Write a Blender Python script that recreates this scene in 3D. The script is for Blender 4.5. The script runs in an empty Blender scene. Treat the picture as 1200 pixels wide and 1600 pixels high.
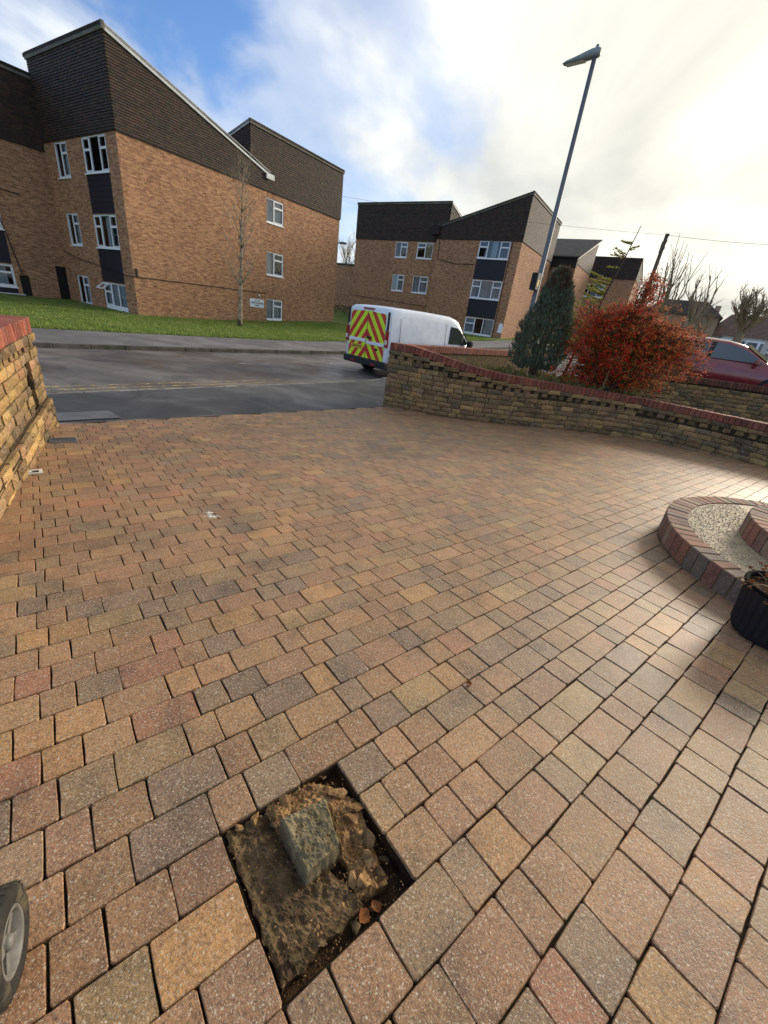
import bpy, bmesh, math, random
from math import radians as rad, sin, cos, pi, sqrt, atan2
from mathutils import Vector, Matrix, noise as mnoise

SC = bpy.context.scene
COL = SC.collection

# ------------------------------------------------------------------ camera
EYE = Vector((0, 0, 1.55))
CF, CNAD = 637.0, (420.0, 2116.0)            # focal length and nadir point in 1200x1600 pixels
_dx, _dy = CNAD[0]-600, CNAD[1]-800
_D = math.hypot(_dx, _dy)
PITCH = math.atan(CF/_D)
dnx, dny = _dx/_D, _dy/_D
FWD = Vector((0, cos(PITCH), -sin(PITCH)))
UP0 = Vector((0, sin(PITCH), cos(PITCH)))
RT0 = Vector((1, 0, 0))
IR = RT0*dny - UP0*dnx
IU = RT0*dnx + UP0*dny
cam = bpy.data.objects.new('camera', bpy.data.cameras.new('camera'))
COL.objects.link(cam)
M = Matrix.Identity(4)
for r in range(3):
    M[r][0], M[r][1], M[r][2], M[r][3] = IR[r], IU[r], -FWD[r], EYE[r]
cam.matrix_world = M
cam.data.sensor_fit = 'VERTICAL'
cam.data.sensor_height = 36.0
cam.data.lens = 36.0*CF/1600.0
cam.data.clip_start = 0.02
cam.data.clip_end = 3000
SC.camera = cam

# ------------------------------------------------------------------ light
SUN_AZ, SUN_EL = 40.0, 19.0
sdir = Vector((cos(rad(SUN_AZ))*cos(rad(SUN_EL)), sin(rad(SUN_AZ))*cos(rad(SUN_EL)), sin(rad(SUN_EL))))
sl = bpy.data.lights.new('sun', 'SUN')
sl.energy = 2.5
sl.angle = rad(15.0)
sl.color = (1.0, 0.87, 0.70)
sun = bpy.data.objects.new('sun', sl)
COL.objects.link(sun)
sun.rotation_euler = sdir.to_track_quat('Z', 'Y').to_euler()
sun.location = (30, 30, 30)

w = bpy.data.worlds.new('World')
SC.world = w
w.use_nodes = True
nt = w.node_tree
nt.nodes.clear()
def N(t, tp, **kw):
    n = t.nodes.new(tp)
    for k, v in kw.items():
        if k in ('inp',):
            for i, x in v.items():
                n.inputs[i].default_value = x
        else:
            setattr(n, k, v)
    return n
def L(t, a, b): t.links.new(a, b)
def MATH(t, op, a, b=None, c=None, clamp=False):
    n = t.nodes.new('ShaderNodeMath'); n.operation = op; n.use_clamp = clamp
    for i, x in enumerate((a, b, c)):
        if x is None: continue
        if isinstance(x, (int, float)): n.inputs[i].default_value = x
        else: t.links.new(x, n.inputs[i])
    return n.outputs[0]
def MIX(t, fac, a, b, mode='MIX'):
    n = t.nodes.new('ShaderNodeMix'); n.data_type = 'RGBA'; n.blend_type = mode
    for i, x in ((0, fac), (6, a), (7, b)):
        if isinstance(x, (int, float)): n.inputs[i].default_value = x
        elif isinstance(x, (tuple, list)): n.inputs[i].default_value = (*x[:3], 1)
        else: t.links.new(x, n.inputs[i])
    return n.outputs[2]
def RAMP(t, fac, stops, interp='LINEAR'):
    n = t.nodes.new('ShaderNodeValToRGB'); n.color_ramp.interpolation = interp
    e = n.color_ramp.elements
    while len(e) < len(stops): e.new(0.5)
    for i, (p, c) in enumerate(stops):
        e[i].position = p
        e[i].color = (c, c, c, 1) if isinstance(c, (int, float)) else (*c[:3], 1)
    t.links.new(fac, n.inputs[0])
    return n.outputs[0]
def NOISE(t, vec, scale, detail=4, rough=0.55, dist=0.0):
    n = t.nodes.new('ShaderNodeTexNoise')
    n.inputs['Scale'].default_value = scale; n.inputs['Detail'].default_value = detail
    n.inputs['Roughness'].default_value = rough; n.inputs['Distortion'].default_value = dist
    if vec is not None: t.links.new(vec, n.inputs['Vector'])
    return n.outputs['Fac']
def VMATH(t, op, a, b=None):
    n = t.nodes.new('ShaderNodeVectorMath'); n.operation = op
    for i, x in enumerate((a, b)):
        if x is None: continue
        if isinstance(x, (tuple, list, Vector)): n.inputs[i].default_value = tuple(x)
        else: t.links.new(x, n.inputs[i])
    return n

sky = N(nt, 'ShaderNodeTexSky', sky_type='NISHITA', sun_disc=False, sun_elevation=rad(SUN_EL),
        sun_rotation=rad(90-SUN_AZ), air_density=1.0, dust_density=0.6, ozone_density=2.0)
tc = N(nt, 'ShaderNodeTexCoord')
sep = N(nt, 'ShaderNodeSeparateXYZ'); L(nt, tc.outputs['Generated'], sep.inputs[0])
zz = MATH(nt, 'ADD', MATH(nt, 'MAXIMUM', sep.outputs[2], 0.0), 0.16)
px = MATH(nt, 'DIVIDE', sep.outputs[0], zz)
py = MATH(nt, 'DIVIDE', sep.outputs[1], zz)
cb = N(nt, 'ShaderNodeCombineXYZ'); L(nt, px, cb.inputs[0]); L(nt, py, cb.inputs[1])
mp = N(nt, 'ShaderNodeMapping'); L(nt, cb.outputs[0], mp.inputs[0])
mp.inputs['Rotation'].default_value = (0, 0, rad(24)); mp.inputs['Scale'].default_value = (1.15, 0.62, 1)
mp.inputs['Location'].default_value = (3.1, 7.4, 0)
c1 = NOISE(nt, mp.outputs[0], 0.72, 9, 0.56, 0.55)
c2 = NOISE(nt, mp.outputs[0], 1.9, 8, 0.55, 0.2)
sd = VMATH(nt, 'DOT_PRODUCT', tc.outputs['Generated'], tuple(sdir)).outputs['Value']
# cloud bank thickens towards the sun's side of the sky
bank = RAMP(nt, sd, [(0.36, 0.035), (0.66, 0.28), (1.0, 0.36)])
dens = MATH(nt, 'ADD', MATH(nt, 'MULTIPLY_ADD', c2, 0.35, c1), bank)
cov = RAMP(nt, dens, [(0.62, 0.0), (0.74, 0.5), (0.92, 1.0)], 'EASE')
glow = MATH(nt, 'POWER', MATH(nt, 'MAXIMUM', sd, 0.0), 2.2)
c3 = NOISE(nt, mp.outputs[0], 1.1, 6, 0.5, 0.3)
body = RAMP(nt, c2, [(0.34, (3.5, 3.9, 4.5)), (0.62, (6.2, 6.4, 6.5))])
lit = RAMP(nt, c3, [(0.36, (4.5, 4.5, 4.1)), (0.50, (6.5, 6.3, 5.5)), (0.66, (9.2, 8.7, 7.4))])
cloud = MIX(nt, MATH(nt, 'MULTIPLY', glow, 1.25, clamp=True), body, lit)
skyc = MIX(nt, 1.0, sky.outputs[0], (0.76, 0.95, 1.26), 'MULTIPLY')
full = MIX(nt, cov, skyc, cloud)
bg = N(nt, 'ShaderNodeBackground'); L(nt, full, bg.inputs[0]); bg.inputs[1].default_value = 0.10
ow = N(nt, 'ShaderNodeOutputWorld'); L(nt, bg.outputs[0], ow.inputs[0])

SC.view_settings.view_transform = 'Standard'
SC.view_settings.look = 'None'
SC.view_settings.gamma = 1.0
SC.view_settings.use_curve_mapping = False
SC.view_settings.exposure = 0.75
SC.render.engine = 'CYCLES'

# ------------------------------------------------------------------ helpers
def V(*a): return Vector(a)
def lin(r, g, b):
    f = lambda c: c/12.92 if c <= 0.04045 else ((c+0.055)/1.055)**2.4
    return (f(r/255), f(g/255), f(b/255))

class MB:
    """collects faces and links them as one mesh object"""
    def __init__(s): s.v = []; s.f = []; s.uv = []; s.c = []; s.m = []
    def face(s, pts, uv=None, col=None, mi=0):
        i = len(s.v); s.v += [tuple(p) for p in pts]; s.f.append(tuple(range(i, i+len(pts))))
        s.uv.append(uv); s.c.append(col); s.m.append(mi)
    def mesh(s, V_, F_, col=None, mi=0):
        i = len(s.v); s.v += [tuple(p) for p in V_]
        for f in F_:
            s.f.append(tuple(i+k for k in f)); s.uv.append(None); s.c.append(col); s.m.append(mi)
    def box(s, c, h, rz=0.0, col=None, mi=0, R=None):
        c = Vector(c)
        R = R or Matrix.Rotation(rz, 3, 'Z')
        P = [c + R @ Vector((x*h[0], y*h[1], z*h[2])) for z in (-1, 1) for x, y in ((-1, -1), (1, -1), (1, 1), (-1, 1))]
        s.mesh(P, [(3, 2, 1, 0), (4, 5, 6, 7), (0, 1, 5, 4), (1, 2, 6, 5), (2, 3, 7, 6), (3, 0, 4, 7)], col, mi)
    def cbox(s, c, h, b, R=None, col=None, mi=0):
        """box with chamfered edges"""
        c = Vector(c); R = R or Matrix.Identity(3)
        V_ = []; idx = {}
        for sx in (-1, 1):
            for sy in (-1, 1):
                for sz in (-1, 1):
                    for ax in range(3):
                        p = [sx*(h[0]-b), sy*(h[1]-b), sz*(h[2]-b)]
                        p[ax] = (sx, sy, sz)[ax]*h[ax]
                        idx[(sx, sy, sz, ax)] = len(V_); V_.append(c + R @ Vector(p))
        F_ = []
        S = (-1, 1)
        for ax in range(3):
            o = [i for i in range(3) if i != ax]
            for sg in S:
                q = []
                for a, b2 in ((-1, -1), (1, -1), (1, 1), (-1, 1)):
                    k = [0, 0, 0]; k[ax] = sg; k[o[0]] = a; k[o[1]] = b2
                    q.append(idx[(*k, ax)])
                F_.append(q)
        for ax in range(3):
            o = [i for i in range(3) if i != ax]
            for a in S:
                for b2 in S:
                    q = []
                    for sg, which in ((-1, o[0]), (1, o[0]), (1, o[1]), (-1, o[1])):
                        k = [0, 0, 0]; k[ax] = sg; k[o[0]] = a; k[o[1]] = b2
                        q.append(idx[(*k, which)])
                    F_.append(q)
        for sx in S:
            for sy in S:
                for sz in S:
                    F_.append([idx[(sx, sy, sz, a)] for a in range(3)])
        s.mesh(V_, F_, col, mi)
    def tube(s, pts, rad_, n=6, cap=True, col=None, mi=0):
        pts = [Vector(p) for p in pts]
        if isinstance(rad_, (int, float)): rad_ = [rad_]*len(pts)
        t = (pts[1]-pts[0]).normalized()
        u = t.orthogonal().normalized()
        V_ = []
        for i, p in enumerate(pts):
            t2 = ((pts[min(i+1, len(pts)-1)] - pts[max(i-1, 0)])).normalized()
            u = (u - t2*u.dot(t2)).normalized()
            b = t2.cross(u)
            for k in range(n):
                a = 2*pi*k/n
                V_.append(p + (u*cos(a) + b*sin(a))*rad_[i])
        F_ = []
        for i in range(len(pts)-1):
            for k in range(n):
                F_.append((i*n+k, i*n+(k+1) % n, (i+1)*n+(k+1) % n, (i+1)*n+k))
        if cap and n > 2:
            F_.append(tuple(range(n-1, -1, -1))); e = (len(pts)-1)*n
            F_.append(tuple(range(e, e+n)))
        s.mesh(V_, F_, col, mi)
    def lathe(s, prof, n=24, o=(0, 0, 0), R=None, col=None, mi=0, close=False):
        o = Vector(o); R = R or Matrix.Identity(3)
        V_ = [o + R @ Vector((r*cos(2*pi*k/n), r*sin(2*pi*k/n), z)) for r, z in prof for k in range(n)]
        F_ = [(i*n+k, i*n+(k+1) % n, (i+1)*n+(k+1) % n, (i+1)*n+k) for i in range(len(prof)-1) for k in range(n)]
        if close:
            F_.append(tuple(range(n-1, -1, -1))); e = (len(prof)-1)*n; F_.append(tuple(range(e, e+n)))
        s.mesh(V_, F_, col, mi)
    def data(s, name, mats, smooth=False, recalc=False):
        me = bpy.data.meshes.new(name)
        me.from_pydata(s.v, [], s.f)
        for m in (mats if isinstance(mats, (list, tuple)) else [mats]): me.materials.append(m)
        if any(s.m): me.polygons.foreach_set('material_index', s.m)
        if any(u is not None for u in s.uv):
            ul = me.uv_layers.new(name='UVMap').data; k = 0
            for f, u in zip(s.f, s.uv):
                for j in range(len(f)):
                    if u: ul[k].uv = u[j]
                    k += 1
        if any(c is not None for c in s.c):
            at = me.attributes.new('pc', 'FLOAT_COLOR', 'FACE')
            fl = []
            for c in s.c: fl += [*(c or (.3, .3, .3)), 1.0]
            at.data.foreach_set('color', fl)
        if recalc:
            bm = bmesh.new(); bm.from_mesh(me); bmesh.ops.recalc_face_normals(bm, faces=bm.faces); bm.to_mesh(me); bm.free()
        if smooth: me.polygons.foreach_set('use_smooth', [True]*len(me.polygons))
        me.update()
        return me
    def build(s, name, mats, parent=None, smooth=False, recalc=False):
        return add(name, s.data(name, mats, smooth, recalc), parent)
def add(name, me, parent=None, loc=None):
    o = bpy.data.objects.new(name, me); COL.objects.link(o)
    if parent is not None: o.parent = parent
    if loc is not None: o.location = loc
    return o
def tag(o, label=None, cat=None, group=None, kind=None):
    if label: o['label'] = label
    if cat: o['category'] = cat
    if group: o['group'] = group
    if kind: o['kind'] = kind
    return o
def thing(name, label, cat, loc=(0, 0, 0), rz=0.0, group=None):
    o = bpy.data.objects.new(name, None); COL.objects.link(o)
    o.empty_display_size = 0.2
    o.location = loc; o.rotation_euler = (0, 0, rz)
    return tag(o, label, cat, group)
def PROJ(p):
    v = Vector(p)-EYE; d = v.dot(FWD)
    if d < 0.05: return None
    return 600+v.dot(IR)/d*CF, 800-v.dot(IU)/d*CF, d
def smoothstep(a, b, x):
    t = min(1, max(0, (x-a)/(b-a))); return t*t*(3-2*t)

# ------------------------------------------------------------------ materials
def newmat(name, rough=0.8, spec=0.3, color=None, metal=0.0):
    m = bpy.data.materials.new(name); m.use_nodes = True
    t = m.node_tree; b = t.nodes['Principled BSDF']
    b.inputs['Roughness'].default_value = rough
    b.inputs['Specular IOR Level'].default_value = spec
    b.inputs['Metallic'].default_value = metal
    if color: b.inputs['Base Color'].default_value = (*color, 1)
    return m, t, b
def POS(t): return N(t, 'ShaderNodeNewGeometry').outputs['Position']
def BUMP(t, b, h, strength=0.3, dist=0.01):
    n = N(t, 'ShaderNodeBump'); n.inputs['Strength'].default_value = strength; n.inputs['Distance'].default_value = dist
    L(t, h, n.inputs['Height']); L(t, n.outputs[0], b.inputs['Normal'])
def speckle_mat(name, source, rough=0.62, spec=0.35, speck=1.0, fine=1.0, patch=0.5, wear=False):
    """concrete-block colour taken from the object or face, with drifting tone and pale and dark grains"""
    m, t, b = newmat(name, rough, spec)
    p = POS(t)
    if source == 'object': base = N(t, 'ShaderNodeObjectInfo').outputs['Color']
    elif source == 'face': base = N(t, 'ShaderNodeAttribute', attribute_name='pc').outputs['Color']
    else: base = N(t, 'ShaderNodeRGB').outputs[0]; base.node.outputs[0].default_value = (*source, 1)
    n1 = NOISE(t, p, 7*fine, 3, 0.5)
    tone = RAMP(t, n1, [(0.32, (0.50, 0.52, 0.55)), (0.46, (0.95, 0.93, 0.90)), (0.56, (1.0, 1.0, 1.0)), (0.72, (1.24, 1.10, 0.92))])
    c = MIX(t, patch, base, tone, 'MULTIPLY')
    if wear: c = MIX(t, 1.0, c, RAMP(t, NOISE(t, p, 0.9, 6, 0.62, 0.6), [(0.30, (0.62, 0.61, 0.60)), (0.46, (0.98, 0.97, 0.96)), (0.7, (1.12, 1.10, 1.06))]), 'MULTIPLY')
    n2 = NOISE(t, p, 95*fine, 3, 0.7)
    c = MIX(t, 0.8, c, RAMP(t, n2, [(0.32, 0.42), (0.5, 1.0), (0.68, 1.42)]), 'MULTIPLY')
    # pale and dark aggregate grains of uneven size and shape
    wob = VMATH(t, 'ADD', p, None); nn = N(t, 'ShaderNodeTexNoise'); nn.inputs['Scale'].default_value = 160*fine; L(t, p, nn.inputs['Vector'])
    sc_ = VMATH(t, 'SCALE', nn.outputs['Color']); sc_.inputs['Scale'].default_value = 0.008/fine; L(t, sc_.outputs[0], wob.inputs[1])
    for scale, lo, amt, thr in ((135, 0.22, 0.95, 0.66), (270, 0.26, 0.85, 0.56)):
        vo = N(t, 'ShaderNodeTexVoronoi'); vo.inputs['Scale'].default_value = scale*fine; L(t, wob.outputs[0], vo.inputs['Vector'])
        sc = N(t, 'ShaderNodeSeparateColor'); L(t, vo.outputs['Color'], sc.inputs[0])
        size = MATH(t, 'MULTIPLY_ADD', sc.outputs[2], 0.26, lo)
        inside = MATH(t, 'LESS_THAN', vo.outputs['Distance'], size)
        sp = MATH(t, 'MULTIPLY', inside, MATH(t, 'GREATER_THAN', sc.outputs[0], thr))
        pale = MIX(t, sc.outputs[1], (0.34, 0.25, 0.15), (0.74, 0.66, 0.50))
        c = MIX(t, MATH(t, 'MULTIPLY', sp, amt*speck), c, pale)
        dk = MATH(t, 'MULTIPLY', inside, MATH(t, 'LESS_THAN', sc.outputs[0], 0.24))
        c = MIX(t, MATH(t, 'MULTIPLY', dk, 0.65*speck), c, (0.05, 0.04, 0.033))
    L(t, c, b.inputs['Base Color'])
    h = MATH(t, 'ADD', n2, MATH(t, 'MULTIPLY', NOISE(t, p, 320*fine, 2, 0.6), 0.5))
    BUMP(t, b, h, 0.55, 0.004/fine)
    rr = RAMP(t, n2, [(0.3, rough-0.12), (0.7, rough+0.12)])
    L(t, rr, b.inputs['Roughness'])
    return m
def noisy_mat(name, c1, c2, scale=3.0, rough=0.85, spec=0.2, bump=0.3, bscale=40, bdist=0.01, detail=6, c3=None, s3=0.6):
    m, t, b = newmat(name, rough, spec)
    p = POS(t)
    n1 = NOISE(t, p, scale, detail, 0.6)
    c = MIX(t, RAMP(t, n1, [(0.33, 0.0), (0.67, 1.0)]), c1, c2)
    if c3: c = MIX(t, RAMP(t, NOISE(t, p, s3, 5, 0.6), [(0.52, 0.0), (0.66, 1.0)]), c, c3)
    n2 = NOISE(t, p, bscale, 4, 0.65)
    c = MIX(t, 0.6, c, RAMP(t, n2, [(0.3, 0.6), (0.5, 1.0), (0.7, 1.3)]), 'MULTIPLY')
    L(t, c, b.inputs['Base Color'])
    if bump: BUMP(t, b, n2, bump, bdist)
    return m
def plain(name, c, rough=0.5, spec=0.5, metal=0.0, dirt=0.25, scale=6.0):
    m, t, b = newmat(name, rough, spec, c, metal)
    if dirt:
        n = NOISE(t, POS(t), scale, 6, 0.6)
        L(t, MIX(t, dirt, c, RAMP(t, n, [(0.3, 0.35), (0.6, 1.1)]), 'MULTIPLY'), b.inputs['Base Color'])
    return m

MT = {}
MT['paver'] = speckle_mat('paver_concrete', 'object', 0.55, 0.5, 0.55, 1.0, 0.6, True)
MT['paver_mass'] = speckle_mat('paver_concrete_mass', 'face', 0.55, 0.5, 0.55, 1.0, 0.6, True)
MT['sand'] = noisy_mat('jointing_sand', lin(44, 36, 28), lin(26, 22, 18), 30, 0.95, 0.1, 0.6, 160, 0.004, c3=lin(48, 50, 30), s3=4)
MT['soil'] = noisy_mat('soil', lin(72, 54, 38), lin(40, 31, 24), 12, 0.95, 0.1, 0.8, 90, 0.01)
MT['stone_obj'] = speckle_mat('walling_stone', 'object', 0.85, 0.2, 0.35, 0.45, 0.8)
MT['stone_mass'] = speckle_mat('walling_stone_mass', 'face', 0.85, 0.2, 0.35, 0.45, 0.8)
MT['mortar'] = noisy_mat('mortar', lin(120, 104, 76), lin(84, 72, 54), 8, 0.95, 0.1, 0.5, 60)
MT['dark_mortar'] = noisy_mat('dark_mortar', lin(74, 62, 46), lin(46, 38, 30), 8, 0.95, 0.1, 0.5, 60)
MT['red_obj'] = speckle_mat('red_brick', 'object', 0.8, 0.25, 0.15, 0.6, 0.6)
MT['red_mass'] = speckle_mat('red_brick_mass', 'face', 0.8, 0.25, 0.15, 0.6, 0.6)

# ------------------------------------------------------------------ street frame and levels
TAZ = rad(52.0)
TX, TY = cos(TAZ), sin(TAZ)
def SD(s, d, z): return Vector((s*TX - d*TY, s*TY + d*TX, z))
def sd_of(x, y): return x*TX + y*TY, -x*TY + y*TX
def zroad(s): return -0.40 + 0.045*max(0.0, sqrt((s-14)**2+9)+(s-14))/2 - 0.0 if s > -20 else -0.40
DX, DY = 0.00888, -0.05228
def zdrive(x, y): return DX*x + DY*y
D_EDGE, D_KERB, D_FKERB, D_PATH = 6.82, 8.93, 14.74, 17.3
S_GATE0, S_GATE1 = 1.26, 8.14
def zpave_in(s):
    sc = min(max(s, S_GATE0), S_GATE1)
    p = SD(sc, D_EDGE, 0)
    z = zdrive(p.x, p.y) - 0.004
    if s > S_GATE1: z = z + (zroad(s)+0.10-z)*smoothstep(S_GATE1+0.2, S_GATE1+6, s)
    return z
def zkerb(s): return zroad(s) + 0.022 + 0.075*smoothstep(9.6, 11.0, s)
def zlawn(s, d): return zroad(s) + 0.25 + 0.012*(min(d, 45)-D_PATH) + 0.03*mnoise.noise(Vector((s*0.35, d*0.35, 0)))*smoothstep(D_PATH, D_PATH+2, d)

# ------------------------------------------------------------------ ground, road, pavements
def asphalt(name, c1, c2, patch, rough, spec=0.4, damp=0.0):
    m, t, b = newmat(name, rough, spec)
    p = POS(t)
    n1 = NOISE(t, p, 0.7, 7, 0.65, 0.8)
    c = MIX(t, RAMP(t, n1, [(0.40, 0.0), (0.58, 1.0)]), c1, c2)
    mpn = N(t, 'ShaderNodeMapping'); L(t, p, mpn.inputs[0]); mpn.inputs['Rotation'].default_value = (0, 0, -TAZ)
    mpn.inputs['Scale'].default_value = (0.06, 1.1, 1)
    n3 = NOISE(t, mpn.outputs[0], 1.0, 4, 0.55)
    c = MIX(t, MATH(t, 'MULTIPLY', RAMP(t, n3, [(0.45, 0.0), (0.65, 1.0)]), 0.6), c, patch)
    n2 = NOISE(t, p, 70, 4, 0.7)
    c = MIX(t, 0.75, c, RAMP(t, n2, [(0.3, 0.5), (0.5, 1.0), (0.72, 1.6)]), 'MULTIPLY')
    L(t, c, b.inputs['Base Color'])
    if damp:
        L(t, RAMP(t, NOISE(t, p, 0.6, 5, 0.6, 0.5), [(0.42, rough), (0.6, rough-damp)]), b.inputs['Roughness'])
    BUMP(t, b, n2, 0.5, 0.006)
    return m
MT['road'] = asphalt('road_asphalt', lin(86, 82, 80), lin(120, 114, 108), lin(68, 66, 66), 0.6, 0.5, 0.3)
MT['tarmac'] = asphalt('pavement_tarmac', lin(62, 63, 64), lin(94, 94, 94), lin(52, 53, 55), 0.72, 0.4, 0.25)
MT['far_tarmac'] = asphalt('far_pavement_tarmac', lin(98, 96, 96), lin(122, 119, 117), lin(90, 88, 88), 0.8, 0.3)
MT['kerb'] = noisy_mat('kerb_concrete', lin(146, 140, 130), lin(104, 100, 94), 3, 0.85, 0.25, 0.4, 90, 0.004, c3=lin(70, 68, 64), s3=2.2)
MT['kerb_dark'] = noisy_mat('kerb_concrete_dark', lin(96, 90, 84), lin(66, 62, 58), 3, 0.8, 0.3, 0.4, 90, 0.004, c3=lin(60, 66, 44), s3=1.4)
MT['grassland'] = noisy_mat('grass_ground', lin(108, 126, 60), lin(76, 98, 42), 1.2, 0.95, 0.1, 0.6, 30, 0.03, c3=lin(128, 128, 78), s3=0.9)
MT['earth'] = noisy_mat('far_ground', lin(96, 104, 62), lin(110, 100, 80), 0.2, 0.95, 0.1, 0)

def strip(name, mat_, s_list, edges, parent=None):
    """edges: list of (d, zfunc) across the strip"""
    mb = MB(); n = len(edges)
    V_ = [SD(s, d(s) if callable(d) else d, zf(s)) for s in s_list for d, zf in edges]
    F_ = [(i*n+j, (i+1)*n+j, (i+1)*n+j+1, i*n+j+1) for i in range(len(s_list)-1) for j in range(n-1)]
    mb.mesh(V_, F_)
    return mb.build(name, mat_, parent, smooth=True)
SL = [-60, -40, -25, -15] + [x*0.5 for x in range(-20, 60)] + [30+2*x for x in range(0, 60)]
# wide ground sheet to the horizon
mb = MB()
gs = [-1500, -700, -300, -120, -60, -30, -15, 0, 15, 30, 45, 60, 80, 100, 130, 200, 400, 900, 1800]
gd = [-1500, -700, -300, -120, -60, -30, -10, 3, 6, 20, 30, 45, 60, 90, 140, 300, 700, 1800]
def zground(s, d):
    z = zroad(min(s, 150)) - 0.35
    if s < 40 and -40 < d < 12: z = min(z, -1.2)
    return z - 0.2*smoothstep(30, 10, abs(s))
V_ = [SD(s, d, zground(s, d)) for s in gs for d in gd]
n = len(gd)
mb.mesh(V_, [(i*n+j, (i+1)*n+j, (i+1)*n+j+1, i*n+j+1) for i in range(len(gs)-1) for j in range(n-1)])
tag(mb.build('ground', MT['earth'], smooth=True), kind='structure')

road = tag(strip('road', MT['road'], SL, [(D_KERB+0.125, lambda s: zroad(s)-0.006), (9.6, lambda s: zroad(s)), (11.9, lambda s: zroad(s)+0.05),
                                         (14.2, lambda s: zroad(s)), (D_FKERB, lambda s: zroad(s)-0.006)]), kind='structure')
rnd = random.Random(5)
def edge_wob(s): return D_EDGE - 0.02 + 0.09*mnoise.noise(Vector((s*1.3, 2.2, 0))) + 0.05*mnoise.noise(Vector((s*5, 7, 0)))
pave = tag(strip('pavement', MT['tarmac'], SL, [(edge_wob, zpave_in),
      (7.5, lambda s: zpave_in(s)*0.7+zkerb(s)*0.3 + 0.03*mnoise.noise(Vector((s*0.8, 1, 0)))),
      (8.3, lambda s: zpave_in(s)*0.3+zkerb(s)*0.7 + 0.03*mnoise.noise(Vector((s*0.8, 5, 0)))), (D_KERB, lambda s: zkerb(s)-0.003)]), kind='structure')
fpath = tag(strip('far_footpath', MT['far_tarmac'], SL, [(D_FKERB+0.13, lambda s: zroad(s)+0.117), (16, lambda s: zroad(s)+0.17),
      (lambda s: D_PATH+0.08*mnoise.noise(Vector((s*0.9, 4, 0))), lambda s: zroad(s)+0.245)]), kind='structure')
# kerbs, stone by stone
kn = tag(bpy.data.objects.new('kerb', None), kind='structure'); COL.objects.link(kn)
kf = tag(bpy.data.objects.new('far_kerb', None), kind='structure'); COL.objects.link(kf)
def kerb_mesh(nm, ln, hw, hh, m):
    b = MB(); b.cbox((0, 0, -hh), (ln/2, hw, hh), 0.012); return b.data(nm, m)
km = kerb_mesh('kerb_stone', 0.905, 0.0625, 0.09, MT['kerb'])
kmf = kerb_mesh('far_kerb_stone', 0.905, 0.065, 0.1, MT['kerb_dark'])
s = -6.0
while s < 34:
    o = add('kerb_stone', km, kn, SD(s+0.455, D_KERB+0.0625+rnd.uniform(-.008, .008), zkerb(s+0.455)+rnd.uniform(-.004, .004)))
    o.rotation_euler = (0, -atan2(zkerb(s+.91)-zkerb(s), .91), TAZ+rnd.uniform(-.006, .006))
    o = add('kerb_stone', kmf, kf, SD(s+0.455, D_FKERB+0.065+rnd.uniform(-.008, .008), zroad(s+0.455)+0.12+rnd.uniform(-.005, .005)))
    o.rotation_euler = (0, -atan2(zroad(s+.91)-zroad(s), .91), TAZ+rnd.uniform(-.006, .006))
    s += 0.915
# double yellow lines, worn
def paint_mat(name, c, thr):
    m, t, b = newmat(name, 0.7, 0.3)
    n = NOISE(t, POS(t), 14, 6, 0.7)
    tr = N(t, 'ShaderNodeBsdfTransparent'); mx = N(t, 'ShaderNodeMixShader')
    L(t, MIX(t, 0.5, c, RAMP(t, NOISE(t, POS(t), 3, 5), [(0.3, 0.5), (0.6, 1.0)]), 'MULTIPLY'), b.inputs['Base Color'])
    L(t, RAMP(t, n, [(thr, 0.0), (thr+0.08, 1.0)]), mx.inputs[0]); L(t, tr.outputs[0], mx.inputs[1]); L(t, b.outputs[0], mx.inputs[2])
    L(t, mx.outputs[0], t.nodes['Material Output'].inputs[0])
    return m
MT['yellow_paint'] = paint_mat('yellow_paint', lin(196, 168, 104), 0.47)
MT['white_paint'] = paint_mat('white_road_paint', lin(205, 203, 198), 0.46)
for d in (9.32, 9.62):
    o = strip('yellow_line', MT['yellow_paint'], [-8+0.5*i for i in range(31)], [(d-0.035, lambda s: zroad(s)+0.004), (d+0.035, lambda s: zroad(s)+0.005)], road)
for s0 in (7.0, 10.6):
    strip('centre_dash', MT['white_paint'], [s0, s0+0.6, s0+1.2], [(11.85, lambda s: zroad(s)+0.054), (11.95, lambda s: zroad(s)+0.054)], road)

# lawn in front of the flats
mb = MB()
ss = [-60, -40, -25] + [x*1.0 for x in range(-15, 60)] + [62, 66, 72, 80, 95, 120]
dd = [D_PATH-0.05, 17.6, 18, 18.5, 19, 20, 21, 22, 23, 24, 25, 26.5, 28, 30, 33, 37, 42, 50, 70, 110]
V_ = [SD(s, d, zlawn(s, d)) for s in ss for d in dd]; n = len(dd)
mb.mesh(V_, [(i*n+j, (i+1)*n+j, (i+1)*n+j+1, i*n+j+1) for i in range(len(ss)-1) for j in range(n-1)])
lawn = tag(mb.build('lawn', MT['grassland'], smooth=True), kind='structure')
def leaf_mat(name, c1, c2, rough=0.6, trans=0.25):
    m, t, b = newmat(name, rough, 0.08)
    oi = NOISE(t, POS(t), 9, 3, 0.6)
    L(t, MIX(t, RAMP(t, oi, [(0.3, 0.0), (0.7, 1.0)]), c1, c2), b.inputs['Base Color'])
    if trans:
        tl = N(t, 'ShaderNodeBsdfTranslucent'); mx = N(t, 'ShaderNodeMixShader'); mx.inputs[0].default_value = trans
        L(t, b.inputs['Base Color'].links[0].from_socket, tl.inputs[0])
        L(t, b.outputs[0], mx.inputs[1]); L(t, tl.outputs[0], mx.inputs[2]); L(t, mx.outputs[0], t.nodes['Material Output'].inputs[0])
    return m
MT['grass'] = leaf_mat('grass_blades', lin(92, 118, 48), lin(146, 156, 84), 0.6, 0.3)
mb = MB(); rg = random.Random(3)
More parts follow.
